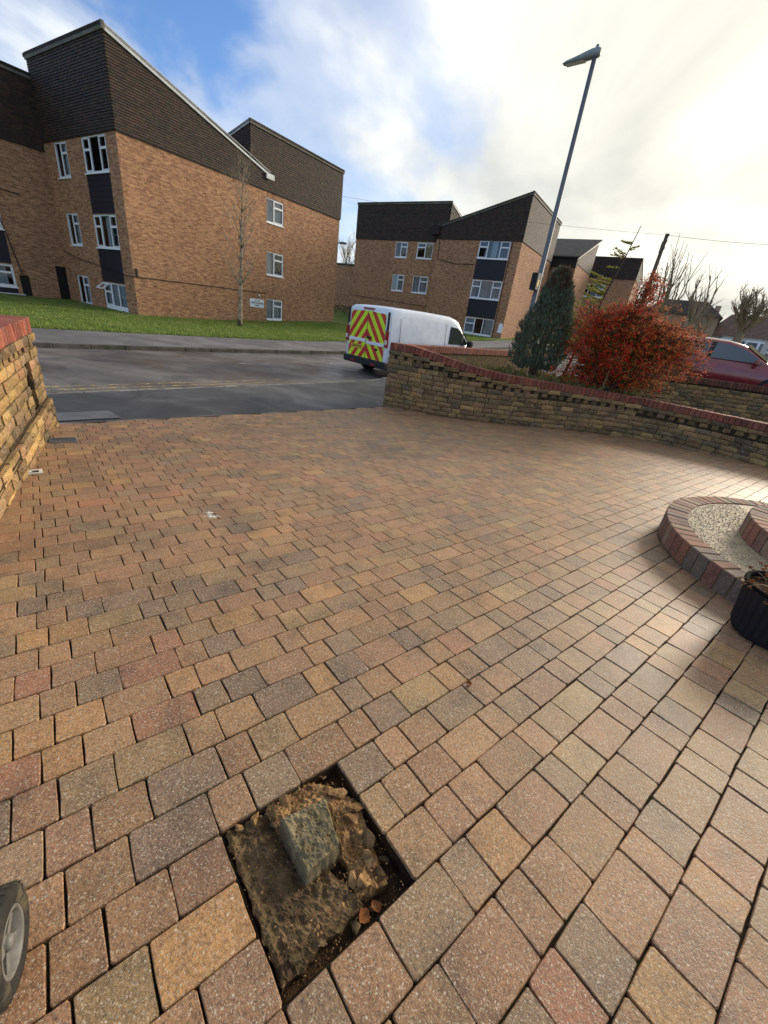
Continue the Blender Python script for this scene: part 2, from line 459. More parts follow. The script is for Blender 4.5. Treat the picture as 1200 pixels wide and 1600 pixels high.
for i in range(26000):
    s = rg.uniform(-9, 34); d = D_PATH - 0.06 + (rg.random()**1.9)*9.5
    p = SD(s, d, zlawn(s, d)-0.005)
    a = rg.uniform(0, 2*pi); h = rg.uniform(0.05, 0.11)*(1+0.5*mnoise.noise(Vector((s, d, 3)))); wd = rg.uniform(0.012, 0.03)
    q = Vector((cos(a), sin(a), 0))*wd; ln = Vector((rg.uniform(-.04, .04), rg.uniform(-.04, .04), h))
    mb.face([p-q, p+q, p+ln])
tag(mb.build('lawn_grass', MT['grass']), 'short green grass on the verge before the flats', 'grass', kind='stuff')

# ------------------------------------------------------------------ driveway of three-size block pavers
TH = rad(41.08)
E1 = Vector((cos(TH), sin(TH))); E2 = Vector((-sin(TH), cos(TH)))
drive = tag(bpy.data.objects.new('driveway', None), kind='structure'); COL.objects.link(drive)
WALL_R = [(-0.39, 10.72), (0.3, 10.42), (1.0, 10.24), (1.8, 10.17), (2.6, 10.24), (3.5, 10.43), (4.4, 10.62), (5.2, 10.68), (6.0, 10.58), (6.8, 10.26), (7.5, 9.68), (8.1, 8.98), (8.7, 8.1), (9.3, 7.1)]
REG = [(-4.75, 5.0), (-3.9, 6.4), (-2.4, 8.6), (-0.55, 11.0)] + [(x, y+0.12) for x, y in WALL_R] + [(9.3, 3), (6, 0.4), (3, -0.5), (-1.2, -0.5), (-1.35, 0.2), (-3.25, 2.95)]
def inpoly(x, y, P):
    r = False; j = len(P)-1
    for i in range(len(P)):
        xi, yi = P[i]; xj, yj = P[j]
        if (yi > y) != (yj > y) and x < (xj-xi)*(y-yi)/(yj-yi)+xi: r = not r
        j = i
    return r
STEP_C, STEP_R1, STEP_R2 = (4.34, 3.2), 1.63, 1.0
VB = [-0.009, 0.166, 0.335, 0.495, 0.652, 0.805, 0.966, 1.130, 1.296, 1.447]
def vb(k):
    if k < 0: return -0.009+0.174*k
    if k < len(VB): return VB[k]
    return 1.447+0.1575*(k-9)
def uper(n):
    if n > 6: return -0.264+0.52*6+0.0085*36 + (n-6)*0.615
    if n < 0: return -0.264+0.525*n
    return -0.264+0.52*n+0.0085*n*n
HOLE = (0.186, 0.63, 2, 4)           # u from, u to, first row, last row
rp = random.Random(11)
PAL = [(lin(160, 120, 78), 5), (lin(146, 108, 70), 7), (lin(152, 108, 72), 4), (lin(130, 108, 78), 4), (lin(112, 98, 78), 2.4), (lin(174, 130, 72), 1.6),
       (lin(154, 96, 68), 1.4), (lin(140, 102, 74), 3), (lin(94, 85, 74), 1.2), (lin(156, 128, 80), 3)]
def pick():
    t = rp.uniform(0, sum(x for _, x in PAL))
    for c, x in PAL:
        t -= x
        if t < 0: break
    f = rp.uniform(0.86, 1.12); mean = lin(152, 117, 84)
    return tuple((v*0.52+w_*0.48)*f*rp.uniform(0.97, 1.03) for v, w_ in zip(c, mean))
pavers = []
for k in range(-9, 62):
    v0, v1 = vb(k), vb(k+1)
    off = 0.0 if k % 2 == 0 else -0.08
    for n in range(-14, 22):
        a, b_ = uper(n)+off, uper(n+1)+off
        cuts = [a, a+(b_-a)*0.232, a+(b_-a)*0.543, b_]
        for i in range(3):
            u0, u1 = cuts[i], cuts[i+1]
            uc, vc = (u0+u1)/2, (v0+v1)/2
            x, y = uc*E1.x+vc*E2.x, uc*E1.y+vc*E2.y
            if not inpoly(x, y, REG): continue
            if math.hypot(x-STEP_C[0], y-STEP_C[1]) < STEP_R1-0.14: continue
            if HOLE[2] <= k <= HOLE[3]:      # blocks round the hole are cut to its edge
                if u0 < HOLE[0] < u1: u1 = HOLE[0]
                elif u0 < HOLE[1] < u1: u0 = HOLE[1]
                elif HOLE[0] <= u0 and u1 <= HOLE[1]: continue
                if u1-u0 < 0.045: continue
                uc = (u0+u1)/2; x, y = uc*E1.x+vc*E2.x, uc*E1.y+vc*E2.y
            s_, d_ = sd_of(x, y)
            if d_ > D_EDGE-0.02: continue
            pavers.append((uc, vc, u1-u0, v1-v0, x, y, d_))
def size_px(p):
    q = PROJ((p[4], p[5], zdrive(p[4], p[5])))
    if q is None or not (-25 < q[0] < 1225 and 0 < q[1] < 1640): return 0
    return p[2]*p[3]/q[2]**3
pavers.sort(key=size_px, reverse=True)
def outline(l, w_, r, big=True):
    hx, hy = l/2, w_/2; P = []
    c = 0.006
    for cx, cy, n1 in ((1, -1, 0), (1, 1, 1), (-1, 1, 2), (-1, -1, 3)):
        j = lambda s=0.0022: r.uniform(-s, s)
        if n1 % 2 == 0: P += [(cx*(hx-c)+j(), cy*hy+j()), (cx*hx+j(), cy*(hy-c)+j())] if n1 == 0 else [(cx*(hx-c)+j(), cy*hy+j()), (cx*hx+j(), cy*(hy-c)+j())]
        else: P += [(cx*hx+j(), cy*(hy-c)+j()), (cx*(hx-c)+j(), cy*hy+j())]
    # order: walk anticlockwise and add a mid point on each long side
    P = sorted(P, key=lambda q: atan2(q[1], q[0]))
    return P
def paver_geo(l, w_, r, extra=True):
    P = outline(l, w_, r)
    if extra:
        Q = []
        for i in range(len(P)):
            a, b_ = P[i], P[(i+1) % len(P)]
            Q.append(a)
            if math.hypot(a[0]-b_[0], a[1]-b_[1]) > 0.08:
                Q.append(((a[0]+b_[0])/2+r.uniform(-.003, .003), (a[1]+b_[1])/2+r.uniform(-.003, .003)))
        P = Q
    n = len(P)
    fx, fy = 1-0.0045/l, 1-0.0045/w_
    V_ = [(x, y, -0.05) for x, y in P] + [(x, y, -0.004) for x, y in P] + [(x*fx, y*fy, r.uniform(-.0006, .0006)) for x, y in P]
    F_ = [tuple(2*n+i for i in range(n))]
    for q in (0, 1):
        F_ += [(q*n+i, q*n+(i+1) % n, (q+1)*n+(i+1) % n, (q+1)*n+i) for i in range(n)]
    return V_, F_
GAP = 0.0052
lens = [0.105, 0.12, 0.135, 0.15, 0.165, 0.18, 0.2, 0.225, 0.245, 0.265, 0.29]
PM = {}
for l in lens:
    for q in range(3):
        b2 = MB(); b2.mesh(*paver_geo(l, 0.155, rp)); PM[(l, q)] = b2.data('paver', MT['paver'])
slope_n = Vector((-DX, -DY, 1)).normalized()
MASS = MB()
for i, (uc, vc, du, dv, x, y, d_) in enumerate(pavers):
    l, w_ = du-GAP, dv-GAP
    jz = rp.uniform(-0.0018, 0.0012)
    z = zdrive(x, y)+jz
    R = slope_n.to_track_quat('Z', 'Y').to_matrix()
    tilt = Matrix.Rotation(rp.gauss(0, 0.006), 3, 'X') @ Matrix.Rotation(rp.gauss(0, 0.006), 3, 'Y')
    rz = TH + rp.gauss(0, 0.004)
    xa = Vector((cos(rz), sin(rz), 0)); xa = (xa - slope_n*xa.dot(slope_n)).normalized(); ya = slope_n.cross(xa)
    R = Matrix((xa, ya, slope_n)).transposed() @ tilt
    c = pick()
    if i < 300 and size_px(pavers[i]) > 0:
        l0 = min(lens, key=lambda t: abs(t-l))
        o = add('paver', PM[(l0, rp.randrange(3))], drive)
        Ms = R.to_4x4() @ Matrix.Diagonal((l/l0*(1 if rp.random() < .5 else -1), w_/0.155, 1, 1)) if False else R.to_4x4() @ Matrix.Diagonal((l/l0, w_/0.155, 1, 1))
        Ms.translation = (x, y, z)
        o.matrix_basis = Ms
        o.color = (*c, 1)
    else:
        V_, F_ = paver_geo(l, w_, rp, False)
        P3 = [Vector((x, y, z)) + R @ Vector(p) for p in V_]
        if d_ > D_EDGE-0.2:      # blocks cut along the pavement
            for p in P3:
                s2, d2 = sd_of(p.x, p.y)
                if d2 > D_EDGE-0.02:
                    q = SD(s2, D_EDGE-0.02, p.z); p.x, p.y = q.x, q.y
        MASS.mesh(P3, F_, c)
tag(MASS.build('paver_field', MT['paver_mass'], drive), kind='stuff')
# bedding under the joints (open over the hole)
mb = MB()
HU0, HU1, HV0, HV1 = HOLE[0]+.004, HOLE[1]-.004, vb(2)+.004, vb(5)-.004
U = [-6, -3, HU0, HU1, 3, 6, 12]; W_ = [-5, -2, HV0, HV1, 3, 6, 9, 11.5]
def uv3(u, v, o=0.0):
    x, y = u*E1.x+v*E2.x, u*E1.y+v*E2.y
    return Vector((x, y, zdrive(x, y)+o))
for i in range(len(U)-1):
    for j in range(len(W_)-1):
        if U[i] == HU0 and W_[j] == HV0: continue
        P3 = [uv3(U[i], W_[j], -.017), uv3(U[i+1], W_[j], -.017), uv3(U[i+1], W_[j+1], -.017), uv3(U[i], W_[j+1], -.017)]
        # keep it inside the drive's edge
        for p in P3:
            s2, d2 = sd_of(p.x, p.y)
            if d2 > D_EDGE-0.03:
                k2 = SD(s2, D_EDGE-0.03, 0); p.x, p.y = k2.x, k2.y; p.z = zdrive(p.x, p.y)-.013
        mb.face(P3)
mb.build('sand_bed', MT['sand'], drive)
# thin mortar edging where the drive meets the pavement
mb = MB()
for i in range(26):
    s0, s1 = S_GATE0+0.02+i*0.26, S_GATE0+0.02+(i+1)*0.26
    z0 = zpave_in(s0)+0.004; z1 = zpave_in(s1)+0.004
    a, b_, c, d = SD(s0, D_EDGE-0.02, z0), SD(s1, D_EDGE-0.02, z1), SD(s1, edge_wob(s1)+.035, z1-.004), SD(s0, edge_wob(s0)+.035, z0-.004)
    mb.face([a, b_, c, d])
mb.build('edge_haunching', MT['kerb'], drive)

# ------------------------------------------------------------------ garden walls
class Path:
    def __init__(s, pts):
        s.p = [Vector((x, y)) for x, y in pts]; s.a = [0.0]
        for i in range(1, len(pts)): s.a.append(s.a[-1]+(s.p[i]-s.p[i-1]).length)
        s.len = s.a[-1]
    def at(s, t):
        t = min(max(t, 0), s.len)
        i = 0
        while i < len(s.a)-2 and s.a[i+1] < t: i += 1
        f = (t-s.a[i])/(s.a[i+1]-s.a[i])
        pos = s.p[i].lerp(s.p[i+1], f)
        def tan(k): return (s.p[min(k+1, len(s.p)-1)]-s.p[max(k-1, 0)]).normalized()
        return pos, tan(i).lerp(tan(i+1), f).normalized()
def smooth_pts(P, n=4):
    out = []
    for i in range(len(P)-1):
        p0, p1, p2, p3 = [Vector(P[min(max(k, 0), len(P)-1)]) for k in (i-1, i, i+1, i+2)]
        for j in range(n):
            t = j/n
            out.append(tuple(0.5*((2*p1)+(-p0+p2)*t+(2*p0-5*p1+4*p2-p3)*t*t+(-p0+3*p1-3*p2+p3)*t**3)))
    out.append(tuple(P[-1])); return out
def interp(x, tab):
    if x <= tab[0][0]: return tab[0][1]
    for (a, fa), (b, fb) in zip(tab, tab[1:]):
        if x <= b: return fa+(fb-fa)*(x-a)/(b-a)
    return tab[-1][1]
def stone_geo(l, h, dp, r, rough=0.012, ch=0.010):
    """rock-faced block: x along the wall, y out of it, z up; face at y = dp"""
    V_ = []; nx, nz = 4, 3
    for j in range(nz):
        for i in range(nx):
            x = (-0.5+i/(nx-1))*l; z = (-0.5+j/(nz-1))*h
            edge = i in (0, nx-1) or j in (0, nz-1)
            y = dp + (r.uniform(-ch, 0) if edge else r.uniform(0, rough))
            jx = r.uniform(-.006, .006) if edge else r.uniform(-.012, .012)
            V_.append((x+(jx if 0 < i < nx-1 else jx*0.6), y, z+r.uniform(-.005, .005)))
    F_ = [(j*nx+i, j*nx+i+1, (j+1)*nx+i+1, (j+1)*nx+i) for j in range(nz-1) for i in range(nx-1)]
    ring = [0, 1, 2, 3, 7, 11, 10, 9, 8, 4]
    b0 = len(V_)
    for k in ring: V_.append((V_[k][0]*1.0, 0.0, V_[k][2]))
    n = len(ring)
    for a in range(n): F_.append((ring[a], b0+a, b0+(a+1) % n, ring[(a+1) % n]))
    return V_, F_
rw = random.Random(21)
STONES = {}
def stone_mesh(l, h):
    k = (min((0.13, 0.2, 0.26, 0.3, 0.34), key=lambda q: abs(q-l)), rw.randrange(5), round(h, 3))
    if k not in STONES:
        b = MB(); b.mesh(*stone_geo(k[0], h-0.012, 0.045, rw)); STONES[k] = b.data('stone', MT['stone_obj'])
    return k[0], STONES[k]
SPAL = [lin(170, 140, 92), lin(152, 124, 82), lin(142, 114, 80), lin(160, 126, 90), lin(118, 100, 76), lin(146, 122, 90), lin(178, 146, 94)]
RPAL = [lin(150, 84, 66), lin(140, 76, 62), lin(158, 92, 72), lin(132, 78, 66), lin(146, 90, 76)]
def vary(c, r, a=0.82, b=1.12):
    f = r.uniform(a, b); return tuple(v*f*r.uniform(.97, 1.03) for v in c)
class StoneWall:
    def __init__(s, name, label, path, side, ztop, zbase, thick=0.21, course=0.113, cap=0.165, rows=True, ncourse=None, dark=1.0, cop_pal=RPAL, cop_w=0.112, stones_as='part', skip=None, bulge=None, dentil=True, slot=None):
        s.path = Path(path); s.side = side; r = rw
        p0, t0 = s.path.at(0)
        s.root = thing(name, label, 'wall', (p0.x, p0.y, zbase(p0.x, p0.y)))
        base = s.root.location.copy()
        def frame(t):
            p, tg = s.path.at(t); nrm = Vector((-tg.y, tg.x))*side; return p, tg, nrm
        LEN = s.path.len
        capb = 0.165 if cap else 0
        # core, open where there is a slot
        mb = MB(); n = max(2, int(LEN/0.12)); prev = None; sl_ = slot
        ts = sorted({LEN*i/n for i in range(n+1)} | ({sl_[0], sl_[1]} if sl_ else set()))
        def cut(t):
            p, tg, nr = frame(t); zt = ztop(p.x, p.y)-cap; zb = zbase(p.x, p.y)-0.15; bk = p-nr*thick; rc_ = p-nr*thick*.9
            Q = lambda v, z: Vector((v.x, v.y, z))-base
            return dict(f0=Q(p, zb), f1=Q(p, zt), b1=Q(bk, zt), b0=Q(bk, zb), s0=Q(p, sl_[2]) if sl_ else None, s1=Q(p, sl_[3]) if sl_ else None, r0=Q(rc_, sl_[2]) if sl_ else None, r1=Q(rc_, sl_[3]) if sl_ else None)
        for k, t in enumerate(ts):
            cur = cut(t)
            if prev:
                if sl_ and sl_[0] <= (t+ts[k-1])/2 <= sl_[1]:
                    for a, b in (('f0', 's0'), ('s0', 'r0'), ('r0', 'r1'), ('r1', 's1'), ('s1', 'f1')): mb.face([prev[a], cur[a], cur[b], prev[b]])
                    for e_ in (prev, cur): mb.face([e_['s0'], e_['s1'], e_['r1'], e_['r0']])
                else: mb.face([prev['f0'], cur['f0'], cur['f1'], prev['f1']])
                for a, b in (('f1', 'b1'), ('b1', 'b0')): mb.face([prev[a], cur[a], cur[b], prev[b]])
            else: mb.face([cur[q] for q in ('f0', 'f1', 'b1', 'b0')])
            prev = cur
        mb.face([prev[q] for q in ('b0', 'b1', 'f1', 'f0')])
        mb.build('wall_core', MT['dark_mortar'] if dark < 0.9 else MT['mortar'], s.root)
        # courses
        cand = []
        z = min(zbase(q.x, q.y) for q in s.path.p)-0.06
        row = 0; depth_rows = (0.205 if dentil else 0.0)
        while True:
            zc = z+course/2
            if zc > max(ztop(q.x, q.y) for q in s.path.p): break
            t = -0.15*(row % 2)-r.uniform(0, .05)
            while t < LEN:
                l = r.choice((0.2, 0.26, 0.3, 0.3, 0.34)); a, b = max(t, 0.0), min(t+l, LEN); t += l+0.013
                if b-a < 0.07: continue
                parts = [(a, b)]
                if slot and slot[2] < zc < slot[3]: parts = [(a, min(b, slot[0])), (max(a, slot[1]), b)]
                for a, b in parts:
                    if b-a < 0.04: continue
                    p, tg, nr = frame((a+b)/2)
                    if zc+course/2 > ztop(p.x, p.y)-cap-depth_rows+0.05: continue
                    if zc+course/2 < zbase(p.x, p.y)-0.01: continue
                    cand.append((p, tg, nr, b-a, zc, course, r.choice(SPAL), 0.0 if not bulge else bulge(zc)))
            z += course; row += 1
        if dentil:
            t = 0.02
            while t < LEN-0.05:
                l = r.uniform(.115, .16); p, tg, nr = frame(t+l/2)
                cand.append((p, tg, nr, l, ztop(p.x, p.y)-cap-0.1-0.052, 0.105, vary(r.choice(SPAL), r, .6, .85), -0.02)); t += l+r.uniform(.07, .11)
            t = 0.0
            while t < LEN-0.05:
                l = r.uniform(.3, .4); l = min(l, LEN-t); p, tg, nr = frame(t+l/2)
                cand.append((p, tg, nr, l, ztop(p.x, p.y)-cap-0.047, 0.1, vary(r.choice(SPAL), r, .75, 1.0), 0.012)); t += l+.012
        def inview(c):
            q = PROJ((c[0].x, c[0].y, c[4])); return 0 if q is None or not (-30 < q[0] < 1230) else 1/q[2]**2*c[3]
        cand.sort(key=inview, reverse=True)
        mass = MB()
        for i, (p, tg, nr, l, zc, h, c, outp) in enumerate(cand):
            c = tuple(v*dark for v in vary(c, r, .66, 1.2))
            # out-of-wall axis is y: x axis along tangent (mirrored when the wall faces left of its run)
            if side > 0: xa, ya = -tg, nr
            else: xa, ya = tg, nr
            xa = Vector((-ya.y, ya.x))*-1
            R = Matrix(((xa.x, ya.x, 0), (xa.y, ya.y, 0), (0, 0, 1)))
            if R.determinant() < 0: R = Matrix(((-xa.x, ya.x, 0), (-xa.y, ya.y, 0), (0, 0, 1)))
            pos = Vector((p.x, p.y, zc)) + Vector((nr.x, nr.y, 0))*(outp+r.uniform(-.008, .006)) - base
            if stones_as == 'part' and i < 300 and inview(cand[i]) > 0:
                l0, me = stone_mesh(l, h)
                o = add('stone', me, s.root); Ms = R.to_4x4() @ Matrix.Diagonal((l/l0, 1, 1, 1)); Ms.translation = pos
                o.matrix_basis = Ms; o.color = (*c, 1)
            else:
                V_, F_ = stone_geo(l, h-0.012, 0.045, r); mass.mesh([pos + R @ Vector(q) for q in V_], F_, c)
        if mass.v: tag(mass.build('stonework', MT['stone_mass'], s.root), kind='stuff')
        # coping of bricks on edge
        if cap:
            cw = cop_w; cm = []
            for q in range(4):
                b = MB(); hx, hy, hz = cw/2-0.005, (thick+0.07)/2, cap/2
                b.cbox((0, 0, 0), (hx, hy, hz), 0.008, col=None)
                me = b.data('coping_brick', MT['red_obj'])
                for v in me.vertices: v.co += Vector((rw.uniform(-.002, .002), rw.uniform(-.004, .004), rw.uniform(-.003, .003)))
                cm.append(me)
            t = cw/2
            bed = MB(); pv = None
            while t < LEN-cw*0.3:
                p, tg, nr = frame(t); zt = ztop(p.x, p.y)
                p2, _, _ = frame(min(t+0.1, LEN)); dz = ztop(p2.x, p2.y)-zt
                c3 = p - nr*(thick/2-0.008)
                o = add('coping_brick', rw.choice(cm), s.root)
                o.location = Vector((c3.x, c3.y, zt-cap/2+rw.uniform(-.003, .003)))-base
                o.rotation_euler = (rw.uniform(-.01, .01), -atan2(dz, 0.1), atan2(tg.y, tg.x)+rw.uniform(-.01, .01))
                o.color = (*[v*min(dark, 1.0) for v in vary(rw.choice(cop_pal), rw, .85, 1.12)], 1)
                f = p-nr*0.012; bk = p-nr*(thick-0.012)
                cur = [Vector((f.x, f.y, zt-cap)), Vector((f.x, f.y, zt-0.012)), Vector((bk.x, bk.y, zt-0.012)), Vector((bk.x, bk.y, zt-cap))]
                if pv:
                    for a, b in ((0, 1), (1, 2), (2, 3)): bed.face([q-base for q in (pv[a], cur[a], cur[b], pv[b])])
                pv = cur; t += cw
            bed.build('coping_mortar', MT['mortar'], s.root, recalc=True)
ZT_R = [(-0.39, .975), (.16, .97), (.74, .88), (1.54, .735), (2.38, .645), (3.24, .595), (4.32, .545), (5.24, .52), (6.25, .475), (7.09, .455), (8.1, .46), (9.3, .47)]
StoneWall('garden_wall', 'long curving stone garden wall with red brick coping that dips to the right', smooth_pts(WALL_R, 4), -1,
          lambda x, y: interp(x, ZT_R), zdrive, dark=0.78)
# left wall, with a slot near its end and a plinth
lt = Vector((0.535, -0.845)); l0 = Vector((-4.60, 5.17))
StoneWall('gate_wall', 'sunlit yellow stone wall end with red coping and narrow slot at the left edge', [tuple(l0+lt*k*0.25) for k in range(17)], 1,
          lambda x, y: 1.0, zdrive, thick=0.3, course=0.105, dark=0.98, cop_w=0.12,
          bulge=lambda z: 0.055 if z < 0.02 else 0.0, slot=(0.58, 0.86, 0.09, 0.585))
# pieces beside the slot and the wall's end face
gw = bpy.data.objects['gate_wall']; gb = gw.location
nl = Vector((0.845, 0.535)); xa = Vector((nl.y, -nl.x))
for k in range(10):
    zc = -0.26+0.105*k
    for q in (0.075, 0.225):
        _, me = stone_mesh(0.13, 0.105)
        ya = -lt; xb = Vector((ya.y, -ya.x)); p = l0-nl*q
        R = Matrix(((xb.x, ya.x, 0), (xb.y, ya.y, 0), (0, 0, 1)))
        o = add('stone', me, gw); Ms = R.to_4x4() @ Matrix.Diagonal((1.07, 0.7, 1, 1)); Ms.translation = Vector((p.x, p.y, zc))-gb; o.matrix_basis = Ms
        o.color = (*vary(rw.choice(SPAL), rw), 1)
# sloping mortar fillet on the plinth
mb = MB()
for k in range(24):
    a, b = l0+lt*(k*0.17), l0+lt*((k+1)*0.17)
    h = [0.03+0.02*rw.random() for _ in range(2)]
    mb.face([Vector((*(a+nl*0.1), -0.02))-gb, Vector((*(b+nl*0.1), -0.02))-gb, Vector((*(b+nl*0.03), 0.03+h[1]))-gb, Vector((*(a+nl*0.03), 0.03+h[0]))-gb])
mb.build('plinth_fillet', MT['dark_mortar'], gw)

# wall along the street and the neighbour's dividing wall
BPAL = [lin(118, 70, 56), lin(104, 64, 54), lin(126, 82, 64), lin(96, 62, 54)]
def sw(s, d): p = SD(s, d, 0); return (p.x, p.y)
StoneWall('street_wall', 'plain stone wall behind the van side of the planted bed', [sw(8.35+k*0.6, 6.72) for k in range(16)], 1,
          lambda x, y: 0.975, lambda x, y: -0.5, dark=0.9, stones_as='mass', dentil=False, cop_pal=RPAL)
WB = [(5.7, 11.82), (6.6, 12.12), (7.5, 12.36), (8.4, 12.5), (9.3, 12.52), (10.2, 12.42), (11.2, 12.3), (12.4, 12.1)]
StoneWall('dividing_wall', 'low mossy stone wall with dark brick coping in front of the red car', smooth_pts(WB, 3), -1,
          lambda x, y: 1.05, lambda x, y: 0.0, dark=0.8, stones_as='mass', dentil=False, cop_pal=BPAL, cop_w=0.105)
# inner (garden) face of the street wall
mb = MB()
# planted bed between the walls
BED = [(-0.2, 10.95), (0.6, 10.65), (1.8, 10.4), (3.0, 10.55), (4.2, 10.8), (5.2, 10.9), (6.1, 10.8), (7.0, 10.4), (7.8, 9.75), (8.5, 8.9), (9.5, 7.4), (12.5, 7.5), (12.5, 12.2), (9.3, 12.65), (6.0, 12.0), (5.7, 13.6), (5.6, 18.8), (5.0, 18.6)]
zb = lambda x, y: 0.30-0.38*smoothstep(5.6, 7.2, x)+0.03*mnoise.noise(Vector((x*2, y*2, 0)))
mb = MB(); st = 0.22; ix = range(-4, 60)
G = {}
for i in range(-4, 62):
    for j in range(30, 88):
        x, y = i*st, j*st
        s_, d_ = sd_of(x, y)
        ok = inpoly(x, y, BED) and d_ < 6.75
        if ok: G[(i, j)] = True
vid = {}
def gv(i, j):
    if (i, j) not in vid:
        vid[(i, j)] = len(mb.v); mb.v.append((i*st, j*st, zb(i*st, j*st)+0.05*mnoise.noise(Vector((i*.9, j*.9, 1)))))
    return vid[(i, j)]
for (i, j) in G:
    if all(k in G for k in ((i+1, j), (i, j+1), (i+1, j+1))):
        mb.f.append((gv(i, j), gv(i+1, j), gv(i+1, j+1), gv(i, j+1))); mb.uv.append(None); mb.c.append(None); mb.m.append(0)
tag(mb.build('planting_bed', MT['soil'], smooth=True), kind='structure')
MT['drive2'] = noisy_mat('neighbour_concrete', lin(128, 124, 116), lin(104, 100, 94), 1.5, 0.85, 0.3, 0.4, 60)
mb = MB()
mb.face([(6.05, 12.35, 0.44), (9.3, 12.75, 0.44), (13.5, 12.2, 0.44), (22, 12, 0.6), (22, 24, 0.6), (11.5, 23.5, 0.44), (6.3, 17.2, 0.40)])
tag(mb.build('neighbour_drive', MT['drive2']), kind='structure')

# ------------------------------------------------------------------ round entrance steps
STPAL = [lin(132, 106, 88), lin(114, 94, 82), lin(128, 88, 72), lin(136, 90, 72), lin(106, 92, 82), lin(140, 116, 94), lin(122, 92, 78)]
MT['gravel'] = speckle_mat('bound_gravel', lin(168, 150, 118), 0.7, 0.3, 0.9, 0.8, 0.4)
MT['pebble'] = speckle_mat('pebbles', 'face', 0.7, 0.3, 0.1, 0.6, 0.4)
def round_step(name, label, R_, z0, z1, rad_len, nb, a0, a1):
    root = thing(name, label, 'step', (STEP_C[0], STEP_C[1], z0))
    da = 2*pi/nb
    meshes = []
    for q in range(5):
        b = MB()
        ri, h = R_-rad_len, z1-z0
        w0, w1 = ri*sin(da/2)-0.006, R_*sin(da/2)-0.006
        c = 0.007
        P = []
        lo = lambda x, y, z: (x, y, z)
        V_ = [(ri, -w0, -h), (R_, -w1, -h), (R_, w1, -h), (ri, w0, -h),
              (ri, -w0, -c), (R_+rw.uniform(-.003, .003), -w1, -c), (R_+rw.uniform(-.003, .003), w1, -c), (ri, w0, -c),
              (ri+c, -w0+c, 0), (R_-c, -w1+c, 0), (R_-c, w1-c, 0), (ri+c, w0-c, 0)]
        F_ = [(8, 9, 10, 11)] + [(k, (k+1) % 4, 4+(k+1) % 4, 4+k) for k in range(4)] + [(4+k, 4+(k+1) % 4, 8+(k+1) % 4, 8+k) for k in range(4)]
        b.mesh(V_, F_); meshes.append(b.data('step_brick', MT['red_obj']))
    a = a0
    while a < a1:
        o = add('step_brick', rw.choice(meshes), root); o.location = (0, 0, z1-z0+rw.uniform(-.003, .003)); o.rotation_euler = (0, 0, a)
        o.color = (*vary(rw.choice(STPAL), rw, 1.0, 1.4), 1); a += da
    b = MB(); n = 72
    Rm, rm = R_-0.003, R_-rad_len+0.01
    for k in range(n):
        t0, t1 = 2*pi*k/n, 2*pi*(k+1)/n
        for r0, r1, zz0, zz1 in ((Rm, Rm, -0.35, z1-z0-.004), (rm, Rm, z1-z0-.004, z1-z0-.004)):
            b.face([(r0*cos(t0), r0*sin(t0), zz0), (r0*cos(t1), r0*sin(t1), zz0), (r1*cos(t1), r1*sin(t1), zz1), (r1*cos(t0), r1*sin(t0), zz1)])
    b.build('brick_joints', MT['mortar'], root, recalc=True)
    b = MB(); b.face([(rm*cos(2*pi*k/n)*1.004, rm*sin(2*pi*k/n)*1.004, z1-z0-.012) for k in range(n)])
    b.build('gravel_top', MT['gravel'], root)
    return root
s1 = round_step('round_step', 'wide lower round step edged in dark brick with gravel tread', STEP_R1, -0.14, 0.07, 0.19, 84, rad(60), rad(300))
s2 = round_step('round_step', 'smaller upper round step edged in dark brick', STEP_R2, 0.055, 0.26, 0.19, 52, rad(60), rad(300))
mb = MB(); rgv = random.Random(9)
GPAL = [lin(196, 176, 138), lin(160, 138, 104), lin(214, 200, 170), lin(128, 110, 84), lin(150, 134, 112)]
for i in range(9000):
    a = rgv.uniform(rad(100), rad(265)); r_ = sqrt(rgv.uniform(1.0**2, 1.47**2)); s_ = rgv.uniform(.004, .0075)
    c = Vector((r_*cos(a), r_*sin(a), 0.205-.008+rgv.uniform(-.002, .002)))
    V_ = [c+Vector(p)*s_ for p in ((1, 0, 0), (0, 1, 0), (-1, 0, 0), (0, -1, 0), (0, 0, .8))]
    Rz = Matrix.Rotation(rgv.uniform(0, 6), 3, 'Z'); V_ = [c + Rz @ (v-c) for v in V_]
    mb.mesh(V_, [(0, 1, 4), (1, 2, 4), (2, 3, 4), (3, 0, 4)], vary(rgv.choice(GPAL), rgv))
o = tag(mb.build('gravel', MT['pebble'], s1), kind='stuff')

# ------------------------------------------------------------------ fluted planter with dead plant
MT['black_plastic'] = plain('black_plastic', lin(34, 34, 38), 0.6, 0.25, dirt=0.5, scale=9)
MT['twig'] = noisy_mat('dry_stem', lin(176, 156, 116), lin(128, 106, 74), 9, 0.8, 0.2, 0)
MT['dead_leaf'] = leaf_mat('dead_leaf', lin(140, 88, 52), lin(96, 58, 38), 0.7, 0.2)
MT['matt_rim'] = plain('matt_black_rim', lin(26, 26, 28), .95, .05, dirt=.4)
pc = Vector((2.69, 2.30)); pz = zdrive(pc.x, pc.y)
pot = thing('planter', 'black ribbed plastic planter beside the round steps', 'planter', (pc.x, pc.y, pz))
nfl = 30; prof = [(0.165, 0.0), (0.195, 0.012), (0.212, 0.05), (0.222, 0.14), (0.236, 0.26), (0.246, 0.35)]
mb = MB(); V_ = []; ns = nfl*4
for r_, z in prof:
    for k in range(ns):
        g = 0.012 if k % 4 == 0 else (0.004 if k % 4 in (1, 3) else 0.0)
        if z < 0.03 or z > 0.345: g *= 0.3
        a = 2*pi*k/ns; V_.append(((r_-g)*cos(a), (r_-g)*sin(a), z))
